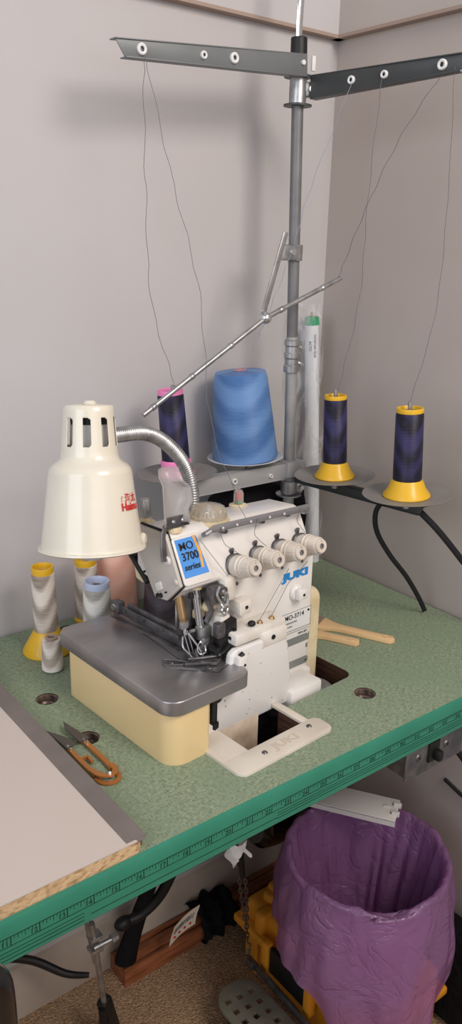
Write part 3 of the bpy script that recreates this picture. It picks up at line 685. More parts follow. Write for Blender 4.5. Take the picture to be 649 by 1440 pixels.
# ------------------------------------------------------------------ lamp on its gooseneck
LB=Vector((.16417,.19515,.22144)); LA=Vector((.07708,.14365,.98662)).normalized(); LL=.147
lampT=thing('gooseneck_lamp','cream enamel work lamp with slotted neck on a ribbed metal gooseneck','lamp',tuple(mw(.148,.150,0)))
def lp(name,mb,m,parent=None,**k):
    o=obj(name,mb,m,parent or lampT,**k)
    if parent is None: o.matrix_parent_inverse=Matrix.Translation(-lampT.location)
    return o
k=LL/197.0
rim=[(73,0),(74.5,1.5),(74,4),(71,5),(70,8)]
outer=rim+[(64.5,48),(59,90),(57,108),(55,113.5),(51,118),(44.5,122),(41,125.5),(39.3,131),(38.5,138),(36.5,165),(34.8,190),(33.8,196),(32,198),(28,198.5),(24,197)]
LR=frame_from(LA,(.79,-.61,0))
def shade_mesh():
    t=MB(); seg=216; prof=[(r*k,z*k) for r,z in outer]
    # densify in the slot zone
    z0,z1=143*k,182*k
    rows=[]
    full=[]
    for (a,b_) in zip(prof,prof[1:]):
        full.append(a)
        if b_[1]-a[1]>10*k:
            n=int((b_[1]-a[1])/(1.3*k)); 
            for i in range(1,n): full.append((a[0]+(b_[0]-a[0])*i/n,a[1]+(b_[1]-a[1])*i/n))
    full.append(prof[-1])
    bm=t.bm; R=LR
    cdx=R.transposed()@Vector((-.455,-.848,.27)); A0=math.atan2(cdx.y,cdx.x)-math.radians(7+6)
    for r,z in full: rows.append([bm.verts.new(LB+R@Vector((r*math.cos(A0+2*PI*i/seg),r*math.sin(A0+2*PI*i/seg),z))) for i in range(seg)])
    for j in range(len(rows)-1):
        zc=(full[j][1]+full[j+1][1])/2
        for i in range(seg):
            da=abs((i%24)-3.0)*.6*k*.97; hw=3.6*k; e=max(z0+hw-zc,zc-(z1-hw),0); slot=z0<zc<z1 and (da*da+e*e)<hw*hw
            if slot: continue
            bm.faces.new((rows[j][i],rows[j][(i+1)%seg],rows[j+1][(i+1)%seg],rows[j+1][i]))
    return t
sh=lp('lamp_shade',shade_mesh(),'lamp',ang=50,label='cream enamel shade')
md=sh.modifiers.new('s','SOLIDIFY'); md.thickness=.0009; md.offset=-1
b=MB(); b.lathe([(r*k,z*k) for r,z in [(24,197),(14,194),(8,194),(8,199),(0,200)]],32,LB,LA); b.lathe([(r*k,z*k) for r,z in [(9,196),(10,200),(7,204),(3,204),(0,202)]],9,LB+Vector((.001,-.001,0)),LA); lp('shade_cap',b,'lamp')
b=MB(); b.lathe([(r*k,z*k) for r,z in [(0,192),(22,190),(24,186),(24,130),(22,125),(0,124)]],28,LB,LA); lp('bulb_holder',b,'labelw')
b=MB(); b.lathe([(r*k,z*k) for r,z in [(24.6,190),(25,176),(24.6,172)]],28,LB,LA); lp('holder_band',b,'black')
b=MB(); b.lathe([(r*k,z*k) for r,z in [(0,124),(15,122),(18,100),(30,60),(36,30),(36,14),(33,0),(27,-9),(14,-15),(0,-17)]],32,LB,LA); lp('bulb',b,'bulb')
# red print on the shade
camdir=Vector((-.455,-.848,.27)); cd=(LR.transposed()@camdir); ca=math.atan2(cd.y,cd.x)
def onshade(v,a_c,zc,sc=1):
    z=zc+v.y; r=(72-(z/k)*.139)*k+.0006
    a=a_c+v.x/r
    return LB+LR@Vector(((r+v.z)*math.cos(a),(r+v.z)*math.sin(a),z))
b=MB(); ac=ca+math.asin(.83)
b.text('Haimu',.0108,None,None,.0001,bold=.0003,warp=lambda v:onshade(v,ac,63*k))
b.text('海太',.0100,None,None,.0001,bold=.0001,warp=lambda v:onshade(v+Vector((.0012,0,0)),ac,74*k))
for i in range(4):
    an=2.4+i*.45
    def ray_(v,an=an): return onshade(v,ac,82*k)
    b.text('-',.007,None,None,.0001,warp=lambda v,an=an: onshade(Vector((-.0105+math.cos(an)*.0024+v.x*math.cos(an)-v.y*math.sin(an),math.sin(an)*.004+v.x*math.sin(an)+v.y*math.cos(an),0)),ac,73.5*k))
lp('shade_print',b,'red',sh)
# switch knob low on the shade's right
b=MB(); pr=ca+PI/2*.98; d=LR@Vector((math.cos(pr),math.sin(pr),0)); o=LB+LA*(12*k)+d*.0515
b.lathe([(0,.0042),(.0045,.0040),(.0062,.002),(.0062,0),(.003,0)],20,o,d+camdir*.3); lp('switch_knob',b,'lamp')
# gooseneck
NP=[(.2010,.2200,.3310),(.2163,.2253,.3300),(.2511,.2358,.3260),(.2816,.2468,.3130),(.3069,.2523,.2925),(.3247,.2558,.2692),(.3312,.2529,.2424),(.3305,.2505,.2147),(.3290,.2470,.1900),(.3290,.2470,.12),(.3290,.2470,.0)]
P=spline(NP,40); n=len(P)
core=MB(); 
acc=0; rs=[]
for i,p in enumerate(P):
    if i: acc+=(p-P[i-1]).length
    rs.append(.0070+.0008*math.sin(acc*2*PI/.0030))
# resample evenly for clean coils
step=.00080; Q=[P[0]]; rem=step
for i in range(1,n):
    a=P[i-1];b_=P[i];L=(b_-a).length; d=0
    while L-d>=rem: d+=rem; Q.append(a.lerp(b_,d/L)); rem=step
    rem-=L-d
core.tube(Q,[.0066+(.0019 if (i%4) in (1,2) else 0) for i in range(len(Q))],14)
lp('gooseneck',core,'steel',ang=80)
b=MB(); b.cyl(mw(.1485,.150,0),mw(.1485,.150,.030),.014,.012,20); lp('lamp_base',b,'dkmetal')

# ------------------------------------------------------------------ thread stand
def PX(z): return .6135-.0320*z    # pole leans very slightly
PY=.385
def pol(z,dx=0,dy=0): return Vector((PX(z)+dx,PY+dy,z))
ts=thing('thread_stand','tall grey pole thread stand with guide arms and spool plates behind the machine','stand',(PX(0),PY,0))
def tp(name,mb,m,parent=None,**k):
    o=obj(name,mb,m,parent or ts,**k)
    if parent is None: o.matrix_parent_inverse=Matrix.Translation(-ts.location)
    return o
PR=.0080
tp('lower_pole',MB().cyl(pol(0),pol(.40),PR+.0004,seg=28),'pole2')
tp('upper_pole',MB().cyl(pol(.36),pol(.775),PR,seg=28),'pole')
tp('base_flange',MB().lathe([(0,.012),(.014,.012),(.022,.006),(.026,0),(0,0)],28,pol(0)),'steel')
b=MB(); b.cyl(pol(.752),pol(.785),.0112,.0108,24,bev=.001); tp('pole_cap',b,'black')
b=MB(); b.tube([pol(.780),pol(.80),pol(.83,.002),pol(.86,.006,.004),pol(.95,.008,.006)],.0052,12,flat=.45,smooth=4); tp('top_hook',b,'chrome',label='bright metal hook rising out of the top')
# pole joint clamp
b=MB(); b.lathe([(.0090,-.024),(.0115,-.023),(.0115,-.014),(.0100,-.012),(.0100,-.004),(.0115,-.002),(.0115,.004),(.0100,.006),(.0100,.014),(.0115,.016),(.0115,.023),(.0090,.024)],24,pol(.372)); b.box(pol(.372,.0115,-.003),(.008,.004,.044),bev=.001); b.box(pol(.372,.0125,.003),(.010,.003,.046),bev=.001)
jc=tp('joint_clamp',b,'steel')
for z in (.360,.384):
    b=MB(); b.cyl(pol(z,.013,-.008),pol(z,.013,.006),.0030,.0030,10); b.cyl(pol(z,.013,-.005),pol(z,.013,-.011),.0020,.0020,8); tp('bolt',b,'chrome',jc)
def arm(p0,p1,h,dep,holes,name,m,tip,h1=None,both=False):
    """channel-section arm: upright web with small flanges turned back, narrower at its tip"""
    h1=h1 or h
    p0=Vector(p0);p1=Vector(p1); x=(p1-p0).normalized(); z=Vector((0,0,1)); z=(z-x*x.dot(z)).normalized(); y=z.cross(x)
    L=(p1-p0).length; t=MB()
    back=Vector((.59,.75,0)); s_=1 if y.dot(back)>0 else -1; y=y*s_
    R=Matrix((x,z,x.cross(z))).transposed(); th=.0016*(1 if x.cross(z).dot(back)>0 else -1)
    hm=h+(h1-h)*(L-tip)/L
    top=[(L-tip*.5,h1/2),(L,h1/2-tip*.5)] if both else [(L,h1/2)]
    poly=[(0,-h/2),(L-tip,-hm/2)]+([(L,-h1/2+tip*.5)] if both else [])+top[::-1]+[(0,h/2)]
    t.prism(poly,th,p0,R,bev=.0003)
    for s2,LL_ in ((-1,L-tip),(1,L-(tip*.5 if both else 0))):
        a=p0+z*(h/2-.0007)*s2+y*dep/2; e=p0+x*LL_+z*((h+(h1-h)*LL_/L)/2-.0007)*s2+y*dep*.35
        t.beam(a,e,dep,.0014,.0004)
    return t,x,y,z,L,p0
# ceramic eyelets: ring in front of the web
def eyelet(c,nrm,r=.0060):
    t=MB(); t.lathe([(r*.42,.0004),(r*.5,.0018),(r*.8,.0022),(r,.0012),(r,-.002),(r*.42,-.002)],22,c,nrm); return t
def arm_part(p0,p1,h,dep,fr,name,m,tip,label,h1=None,both=False):
    t,x,y,z,L,o=arm(p0,p1,h,dep,None,name,m,tip,h1,both)
    ar=tp(name,t,m,label=label); y=-y
    vis=Vector((-.59,-.75,0)); nn=y if y.dot(vis)>0 else -y
    for f in fr:
        f,r,dz=f if isinstance(f,tuple) else (f,.006,0)
        c=o+x*(L*f)+nn*.0015+z*dz
        tp('guide_eyelet',eyelet(c,nn,r),'labelw',ar)
    return ar,x,nn,z,L
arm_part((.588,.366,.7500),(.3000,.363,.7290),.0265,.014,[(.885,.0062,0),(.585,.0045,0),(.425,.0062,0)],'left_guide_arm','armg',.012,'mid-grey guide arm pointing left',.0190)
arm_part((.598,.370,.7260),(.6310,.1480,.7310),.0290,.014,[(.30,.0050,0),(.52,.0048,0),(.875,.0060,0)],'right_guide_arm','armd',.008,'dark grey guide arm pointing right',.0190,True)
b=MB(); b.lathe([(.0085,-.018),(.0115,-.017),(.0115,.014),(.0085,.015)],24,pol(.724)); b.box(pol(.724,.012,-.006),(.016,.012,.018),rot=-.6,bev=.002); cl=tp('arm_clamp',b,'steel')
b=MB(); b.lathe([(.008,0),(.019,0),(.019,.002),(.008,.002)],24,pol(.7035)); b.lathe([(.008,0),(.019,0),(.019,.002),(.008,.002)],24,pol(.7380)); split(tp('clamp_washer',b,'armd'))
b=MB(); b.cyl(pol(.724,.012,-.012),pol(.724,.010,-.017),.0045,.0040,14); tp('bolt',b,'chrome',cl)
b=MB(); b.box(pol(.7535,.010,-.018),(.006,.003,.018),bev=.0008); b.cyl(pol(.752,-.010,-.018),pol(.752,-.010,-.022),.003,.003,12); tp('arm_rivet',b,'labelw')
# lower spool arms
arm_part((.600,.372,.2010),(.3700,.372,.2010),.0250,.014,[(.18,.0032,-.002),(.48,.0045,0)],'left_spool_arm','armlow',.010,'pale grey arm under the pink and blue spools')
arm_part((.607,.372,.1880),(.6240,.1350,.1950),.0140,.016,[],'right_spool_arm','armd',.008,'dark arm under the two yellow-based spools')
b=MB(); b.box(pol(.203,-.002,-.004),(.034,.030,.024),bev=.002); tp('arm_block',b,'armlow')
b=MB(); b.lathe([(.008,0),(.020,0),(.020,.002),(.008,.002)],24,pol(.1580)); b.lathe([(.0085,0),(.0125,.001),(.0125,.020),(.0085,.021)],24,pol(.161)); b.box(pol(.171,.014,-.006),(.014,.012,.018),rot=-.6,bev=.002); cl=tp('arm_clamp',b,'steel')
b=MB(); b.cyl(pol(.171,.014,-.012),pol(.171,.012,-.018),.0042,.0036,14); tp('bolt',b,'chrome',cl)
TILT=Vector((-.040,.031,1)).normalized()
SP={'a':(.6033,.2830,.2110),'b':(.6170,.1609,.2110),'p':(.4089,.3990,.2160),'c':(.5400,.4100,.2190)}
def spool_plate(c,r,m,parent_label=None):
    t=MB(); t.lathe([(0,-.0010),(r*.3,-.0014),(r*.75,.0002),(r*.97,.0030),(r,.0042),(r*.985,.0046),(r*.75,.0016),(r*.3,0),(0,.0002)],56,c,TILT); o=tp('spool_plate',t,m)
    if parent_label:o['label']=parent_label
    t=MB(); t.cyl(Vector(c)-TILT*.016,Vector(c),.0050,.0050,14); tp('plate_screw',t,'steel',o)
spool_plate(SP['a'],.0580,'plate'); spool_plate(SP['b'],.0590,'plate'); spool_plate(SP['p'],.0560,'plate'); spool_plate(SP['c'],.0570,'platew','white pad under the big blue cone')
for k_,h in (('a',.128),('b',.129),('p',.128)):
    c=Vector(SP[k_]); t=MB(); t.cyl(c,c+TILT*(h-.001),.0030,.0030,12,bev=.0008); tp('spool_pin',t,'steel')
# thread take-off rod on its swinging arm
b=MB(); b.cyl(pol(.519,-.002,-.002),pol(.519,.0,.0),.004); 
b.lathe([(.0085,-.011),(.0120,-.0105),(.0120,.0105),(.0085,.011)],24,pol(.517)); b.box(pol(.517,-.018,-.008),(.030,.012,.021),bev=.003); rc=tp('rod_clamp',b,'steel')
b=MB(); b.lathe([(0,.0025),(.0045,.0020),(.0052,0)],16,pol(.518,-.014,-.014),(0,-1,0)); tp('bolt',b,'chrome',rc)
SA=Vector((.5580,.360,.5440)); SB=Vector((.5210,.360,.4320))
b=MB(); b.beam(SA,SB,.003,.0090,.0014,up=(1,0,0)); tp('swing_arm',b,'steel')
K=Vector((.5210,.352,.4320)); b=MB(); b.sph(K,.0082); b.cyl(K+Vector((-.004,0,.004)),K+Vector((-.008,-.001,.010)),.0028,.0028,12); tp('rod_knuckle',b,'chrome')
E0=Vector((.3243,.352,.3180)); E1=Vector((.6600,.352,.4840))
b=MB()
for a_,e in ((K,E0),(K,E1)):
    d=(e-a_); b.cyl(a_,e,.0034,.0034,14,bev=.0008)
    for f in (.30,.62,.92) if e is E0 else (.2,.75): 
        p=a_+d*f; dn=d.normalized(); u=dn.cross(Vector((0,1,0))).normalized(); b.lathe([(.0034,-.004),(.0041,-.003),(.0041,.003),(.0034,.004)],14,p,d)
tp('take_off_rod',b,'steel',label='thin steel rod with thread holes, bent at the middle')

# ------------------------------------------------------------------ spools
def make_spool(label,c,tilt,h,r0,r1,thr,base=None,topc=None,group=None,hb=.022,rb=.03,taper_top=.004,name='thread_spool',hollow=True,cap=.008,close=.5):
    """c: bottom centre, h: overall height, r0/r1 thread radius at bottom/top"""
    t=thing(name,label,'thread spool',c,group=group)
    R=frame_from(tilt,(1,0,0)); t.rotation_euler=R.to_euler()
    z0=hb*.78 if base else .0015
    zt=h-cap if topc else h-.002
    w=MB(); w.lathe([(r0*.6,z0),(r0*.985,z0+.0005),(r0,z0+.003),((r0+r1)/2,(z0+zt)/2),(r1,zt-taper_top),(r1*.93,zt-.0008),(r1*close,zt+(.0015 if close<.4 else 0))],48)
    obj('thread_winding',w,thr,t)
    if base:
        s=MB(); s.lathe([(rb*.97,0),(rb,.0012),(rb*.99,.003),(rb*.80,hb*.45),(r0*1.12,hb*.86),(r0*1.03,hb),(r0*.5,hb),(0,hb*.9)],48); obj('spool_base',s,base,t)
    if topc:
        ri=r1*.78 if hollow else r1*.3; ro=r1*(.98 if hollow else .55)
        s=MB(); s.lathe([(ro*.95,zt-.004),(ro,h-.002),(ro*.97,h),(ri*1.05,h),(ri,h-.0015),(ri*.96,h-.02),(0,h-.02)],40); obj('spool_core',s,topc,t)
    return t
g='navy spools with yellow bases on the right arm'
make_spool('navy thread spool on a yellow base, nearer the pole on the right-hand arm',SP['a'][:2]+(SP['a'][2]+.0008,),TILT,.1180,.0172,.0160,'navy','yellow','yellow',g,.0225,.0290,.003,cap=.004)
make_spool('navy thread spool on a yellow base, at the outer end of the right-hand arm',SP['b'][:2]+(SP['b'][2]+.0008,),TILT,.1190,.0192,.0182,'navy','yellow','yellow',g,.0235,.0315,.005,cap=.004)
make_spool('black-navy thread spool on a pink base behind the lamp gooseneck',SP['p'][:2]+(SP['p'][2]+.0008,),TILT+Vector((-.03,.02,0)),.1200,.0195,.0180,'navy','pink','pink',None,.0230,.0260,.003,cap=.005)
bc=make_spool('large sky-blue cone of thread on a white plate beside the pole',SP['c'][:2]+(SP['c'][2]+.0012,),TILT+Vector((-.03,.02,0)),.1330,.0490,.0395,'skyblue',None,None,None,.02,.03,.010,name='thread_cone',close=.24)
b=MB(); b.lathe([(.0085,.130),(.0105,.1330),(.0085,.1338),(.0060,.1335),(.0060,.118),(0,.118)],24); obj('cone_core',b,mat('pink_core','b98a94',rough=.6),bc)
Z1=Vector((0,0,1))
make_spool('champagne thread spool on a yellow base at the left, against the wall',(.2060,.4080,.0003),Vector((-.02,0,1)),.1215,.0165,.0150,'champ','yellow','yellow',None,.032,.0330,.002)
make_spool('champagne thread spool with a yellow top behind the pale-blue topped spool',(.2770,.4250,.0003),Vector((-.02,0,1)),.1120,.0170,.0155,'champ','yellow','yellow',None,.026,.0190,.002)
make_spool('silver-grey thread spool with a pale blue rim between plate and wall',(.2650,.3760,.0003),Z1,.0980,.0205,.0180,'silver',None,'paleblue',None,.02,.03,.004)
sm=make_spool('small ivory thread spool standing in front of the yellow base',(.1880,.3560,.0003),Z1,.0455,.0140,.0120,'pale',None,None,None,.02,.03,.005)
b=MB(); b.lathe([(.0075,.0435),(.0085,.0462),(.0060,.0468),(.0048,.0462),(.0048,.035),(0,.035)],20); obj('spool_core',b,mat('tan_core','a08c80',rough=.6),sm)
make_spool('wide peach thread cone against the wall under the lamp shade',(.3290,.4400,.0123),Z1,.1150,.0340,.0260,'peach',None,None,None,.02,.03,.006,name='thread_cone')
b=MB(); b.lathe([(0,.012),(.033,.012),(.0345,.009),(.035,0),(0,0)],36,(.329,.440,.0)); obj('cone_stand',b,'black',label='black round stand under the peach cone',cat='stand',loc=(.329,.440,0))
make_spool('grey-violet thread cone behind the machine head and lamp shade',(.3860,.3950,.0003),Z1,.1400,.0320,.0260,'plum',None,None,None,.02,.03,.006,name='thread_cone')

# ------------------------------------------------------------------ threads from the stand
def thr(name,label,pts,m='threadg',amp=.003,seed=1,r=.00035):
    b=MB(); b.tube(wavy(pts,amp,14,seed),r,5); obj(name,b,m,label=label,cat='thread')
thr('sewing_thread','grey thread from the left arm eyelet down to the pink-based spool',[(.3348,.361,.7295),(.343,.372,.6),(.360,.388,.46),(.405,.402,.345)],seed=2)
thr('sewing_thread','grey thread slanting from the left arm eyelet past the blue cone to the machine',[(.3358,.361,.7290),(.352,.33,.60),(.372,.30,.47),(.358,.252,.32),(.333,.150,.232)],seed=3)
thr('sewing_thread','thread from the right arm curving behind the pole to the blue cone',[(.6065,.3010,.7250),(.585,.345,.60),(.575,.365,.52),(.556,.385,.44),(.553,.405,.40),(.540,.415,.36)],m='threadl',seed=4)
thr('sewing_thread','thread from the right arm eyelet down to the nearer yellow-based spool',[(.6120,.2560,.7250),(.6150,.268,.58),(.6200,.275,.46),(.6030,.2870,.335)],seed=5)
thr('sewing_thread','long slanting thread from the outer arm eyelet to the rod tip',[(.6270,.1700,.7270),(.622,.225,.66),(.628,.280,.58),(.655,.345,.50),(.655,.352,.484)],seed=6)
thr('sewing_thread','thread from the outer arm eyelet down to the outer yellow-based spool',[(.6290,.1600,.7270),(.634,.155,.58),(.628,.152,.45),(.6110,.1650,.337)],seed=7)

# ------------------------------------------------------------------ straps hanging from the right spool arm
def strap(label,pts,w=.0075):
    P=spline([Vector(p) for p in pts],8); t=MB(); bm=t.bm; rows=[]
    side=Vector((.79,-.61,0))
    for i,p in enumerate(P):
        d=(P[min(i+1,len(P)-1)]-P[max(i-1,0)]).normalized(); s=d.cross(Vector((-.59,-.75,.31))).normalized()
        rows.append((bm.verts.new(p+s*w/2),bm.verts.new(p-s*w/2)))
    for a,b_ in zip(rows,rows[1:]): bm.faces.new((a[0],a[1],b_[1],b_[0]))
    o=obj('hanging_strap',t,'strap',recalc=False,label=label,cat='strap'); md=o.modifiers.new('s','SOLIDIFY'); md.thickness=.0016
strap('black strap curving down from between the two right spool plates',[(.6170,.1960,.199),(.6080,.2040,.180),(.6120,.2030,.150),(.640,.2000,.110),(.676,.196,.070),(.706,.193,.030),(.722,.191,.004)],.0070)
strap('black strap hanging from the outer end of the right spool arm',[(.6260,.1420,.192),(.650,.128,.165),(.690,.116,.120),(.722,.105,.080),(.744,.098,.035),(.748,.096,.003)],.0085)

# ------------------------------------------------------------------ fluorescent tube in a plastic sleeve, in the corner
ft=thing('fluorescent_tube','white fluorescent tube with a green end band in a clear sleeve, standing in the corner','tube light',(.7330,.4500,.0))
tb0=Vector((.7330,.4500,.0)); tb1=Vector((.7050,.4560,.4200)); ax=(tb1-tb0).normalized(); Lt=(tb1-tb0).length
def fp_(name,mb,m,**k):
    o=obj(name,mb,m,ft,**k); o.matrix_parent_inverse=Matrix.Translation(-ft.location); return o
fp_('glass_tube',MB().cyl(tb0,tb0+ax*(Lt-.012),.0115,.0115,24),'tubew')
fp_('end_band',MB().cyl(tb0+ax*(Lt-.014),tb1,.0119,.0112,24,bev=.0015),'greencap',label='green end band')
b=MB(); b.cyl(tb1,tb1+ax*.008,.0018,.0018,8); fp_('contact_pin',b,'brass')
b=MB()
R=frame_from(ax,(.79,-.61,0)); face=Vector((-.59,-.75,0))
for off,txt,s in ((-.004,'ALTO',.0062),(.004,'F32T8/TL841 PLUS',.0046)):
    ang=math.atan2((R.transposed()@face).y,(R.transposed()@face).x)
    def wp(v,off=off):
        a=ang+(off+v.y)/.0117; return tb0+ax*(Lt-.045-v.x)+R@Vector((.01175*math.cos(a),.01175*math.sin(a),0))
    b.text(txt,s,None,None,.0001,warp=wp,bold=.0001)
fp_('tube_print',b,'grayink')
b=MB(); rnd=random.Random(5)
def sleeve(u,v):
    a=u*2*PI; z=-.0+v*(Lt+.020)
    n=.0022*math.sin(a*2+v*17)+.0018*math.sin(a*3-v*31)+.0008*math.sin(v*70+a*2)
    rx=.030+n; ry=.0155+n*.5
    return tb0+ax*z+R@Vector((rx*math.cos(a)-.014,ry*math.sin(a),0))
b.grid(sleeve,40,90,cu=True); fp_('plastic_sleeve',b,'film',recalc=False,ang=80,label='crumpled clear plastic sleeve')

# ------------------------------------------------------------------ black fabric bag behind the machine
def cloth_lump(name,label,cat,c,s,m,seed,amp=.12,n=28,box=.5):
    rnd=random.Random(seed); ph=[rnd.random()*6 for _ in range(8)]
    t=bmesh.new(); bmesh.ops.create_icosphere(t,subdivisions=5,radius=1)
    for v in t.verts:
        p=v.co.copy(); m_=max(abs(p.x),abs(p.y),abs(p.z)); p=p.lerp(p/m_,box)
        d=amp*(math.sin(p.x*4+ph[0]+p.z*2)+math.sin(p.y*5+ph[1]+p.x*3)+.6*math.sin(p.z*7+ph[2]+p.x*4)+.5*math.sin(p.x*9+p.y*8+ph[3]))*.4
        p=p*(1+d); v.co=Vector((p.x*s[0],p.y*s[1],p.z*s[2]))
    zmin=min(v.co.z for v in t.verts)
    for v in t.verts: v.co.z=max(v.co.z,zmin+s[2]*.08)
    zmin=min(v.co.z for v in t.verts)
    for v in t.verts: v.co.z-=zmin
    b=MB(); b._merge(t,Matrix.Translation(Vector(c))); return obj(name,b,m,label=label,cat=cat,ang=80,loc=c)
cloth_lump('fabric_bag','black fabric bag slumped behind the machine below the spool arms','bag',(.585,.4350,.0005),(.100,.034,.088),'blackfab',3,amp=.07)

# ------------------------------------------------------------------ brushes at the right of the machine
def brush(name,label,p0,p1,w0,w1,headdir,thick=.006):
    t=thing(name,label,'brush',(p1[0],p1[1],0)); p0=Vector(p0+(0,));p1=Vector(p1+(0,)); d=(p0-p1); L=d.length; an=math.atan2(d.y,d.x); t.rotation_euler=(0,0,an)
    n=24; up=[];dn=[]
    for i in range(n+1):
        f=i/n; x=f*L; w=w1/2*(1-.10*math.sin(f*PI))+(w0-w1)/2*max(0,(f-.72)/.28)**1.5
        if f<.06: w=w1/2*math.sqrt(max(0,1-((.06-f)/.06)**2))*.999+.0003
        up.append((x,w)); dn.append((x,-w))
    ol=up+dn[::-1]
    b=MB(); b.prism(ol,thick,(0,0,.0008),bev=.0014,seg=2,round_only=True); h=obj('handle',b,'brushp',t)
    b=MB(); b.lathe([(.0030,0),(.0042,.0006),(.0046,.0001)],18,(.012,0,thick+.0008)); b.cyl((.012,0,thick+.0005),(.012,0,thick+.0010),.0030,.003,16); obj('hang_hole',b,'brushp',h,label='ringed hanging hole')
    b=MB(); b.box((L+.010,0,thick/2+.0008),(.024,w0*.98,thick*.95),bev=.001); obj('bristle_block',b,'bristle',t)
    return t
brush('flat_brush','larger tan-handled flat brush lying behind the hand wheel, its handle towards the front',(.5600,.2500),(.6080,.1500),.038,.0165,0)
brush('flat_brush','smaller tan-handled flat brush lying nearest the belt cover',(.5330,.2300),(.5620,.1740),.022,.0150,0)

# ------------------------------------------------------------------ thread snips
sn=thing('thread_snips','copper-coloured thread snips with dark open blades lying beside the grey tape','scissors',(.1290,.1400,0))
A=Vector((.1312,.1175)); U=(Vector((.1322,.2250))-A).normalized(); V=Vector((-U.y,U.x))*-1   # U towards blades, V to the right
def S2(u,v,z=0): p=A+U*u*1.10+V*v; return (p.x,p.y,z)
def sp_(name,mb,m,parent=None,**k):
    o=obj(name,mb,m,parent or sn,**k); o.matrix_parent_inverse=Matrix.Translation(-sn.location) if parent is None else Matrix.Identity(4); return o
def strip2(pts,w,z,h):
    P=spline([Vector(S2(*p)) for p in pts],6); t=MB(); ol=[];orr=[]
    for i,p in enumerate(P):
        d=(P[min(i+1,len(P)-1)]-P[max(i-1,0)]).normalized(); s=Vector((-d.y,d.x,0)); ol.append((p+s*w/2)[:2]); orr.append((p-s*w/2)[:2])
    t.prism(ol+orr[::-1],h,(0,0,z)); return t
b=strip2([(.062,.0100),(.040,.0105),(.018,.0110),(.006,.0100)],.0050,.0010,.004); b2=strip2([(.010,.0120),(.000,.0105),(-.004,.0020),(.002,-.0070),(.012,-.0095)],.0060,.0050,.0016)
h1=sp_('right_handle',b,'copper'); 
b=strip2([(.062,-.0100),(.040,-.0105),(.020,-.0100),(.006,-.0090)],.0048,.0010,.004); b._merge(b2.bm); b.box(S2(.036,-.0050,.0035),(.003,.010,.0036),rot=math.atan2(V.y,V.x)+PI/2); b.box(S2(.030,-.0010,.0035),(.003,.009,.0036),rot=math.atan2(U.y,U.x)+PI/2)
h2=sp_('left_handle',b,'copper')
b=strip2([(.006,.0120),(-.006,.0110),(-.011,.0020),(-.006,-.0080),(.004,-.0100)],.0050,.0006,.0018); sp_('lower_bow',b,'copper')
b=MB(); b.cyl(S2(-.003,.002,.002),S2(-.003,.002,.0075),.0024,.0024,14); b.sph(S2(-.003,.002,.0075),.002); sp_('pivot_spring',b,'chrome')
b=MB(); b.prism([S2(.058,.0030)[:2],S2(.060,.0150)[:2],S2(.074,.0120)[:2],S2(.1010,.0060)[:2],S2(.088,.0010)[:2]],.0012,(0,0,.0060)); sp_('right_blade',b,'blade')
b=MB(); b.prism([S2(.056,-.0130)[:2],S2(.060,-.0010)[:2],S2(.076,-.0050)[:2],S2(.1000,-.0180)[:2],S2(.083,-.0150)[:2]],.0012,(0,0,.0046)); sp_('left_blade',b,'blade')
b=MB(); 
for u,v in ((.060,.0085),(.055,.0095),(.060,-.0105),(.054,-.0105)): b.cyl(S2(u,v,.0050),S2(u,v,.0085 if v>0 else .0065),.0016,.0012,10)
split(sp_('rivet',b,'chrome'))

# ------------------------------------------------------------------ under the table
# power switch box under the front right
sb=thing('switch_box','galvanised metal power switch box under the right end of the table','switch box',(.55,.045,-.043))
def sbp(name,mb,m,**k):
    o=obj(name,mb,m,sb,**k); o.matrix_parent_inverse=Matrix.Translation(-sb.location); return o
sbp('housing',MB().box((.5380,.0530,-.0680),(.1060,.080,.0490),bev=.002),'galv')
sbp('cover_plate',MB().box((.5350,.0120,-.0680),(.1100,.0020,.0500),bev=.0008),'galv')
b=MB(); b.box((.5300,.0100,-.0660),(.0200,.004,.0280),bev=.001); b.box((.5320,.0040,-.0700),(.0100,.012,.0140),bev=.003); sbp('rocker',b,'black')
b=MB(); 
for x in (.503,.557): b.lathe([(.002,.0015),(.0045,.0012),(.0055,0)],14,(x,.0110,-.0670),(0,-1,0))
split(sbp('screw',b,'dkmetal'))

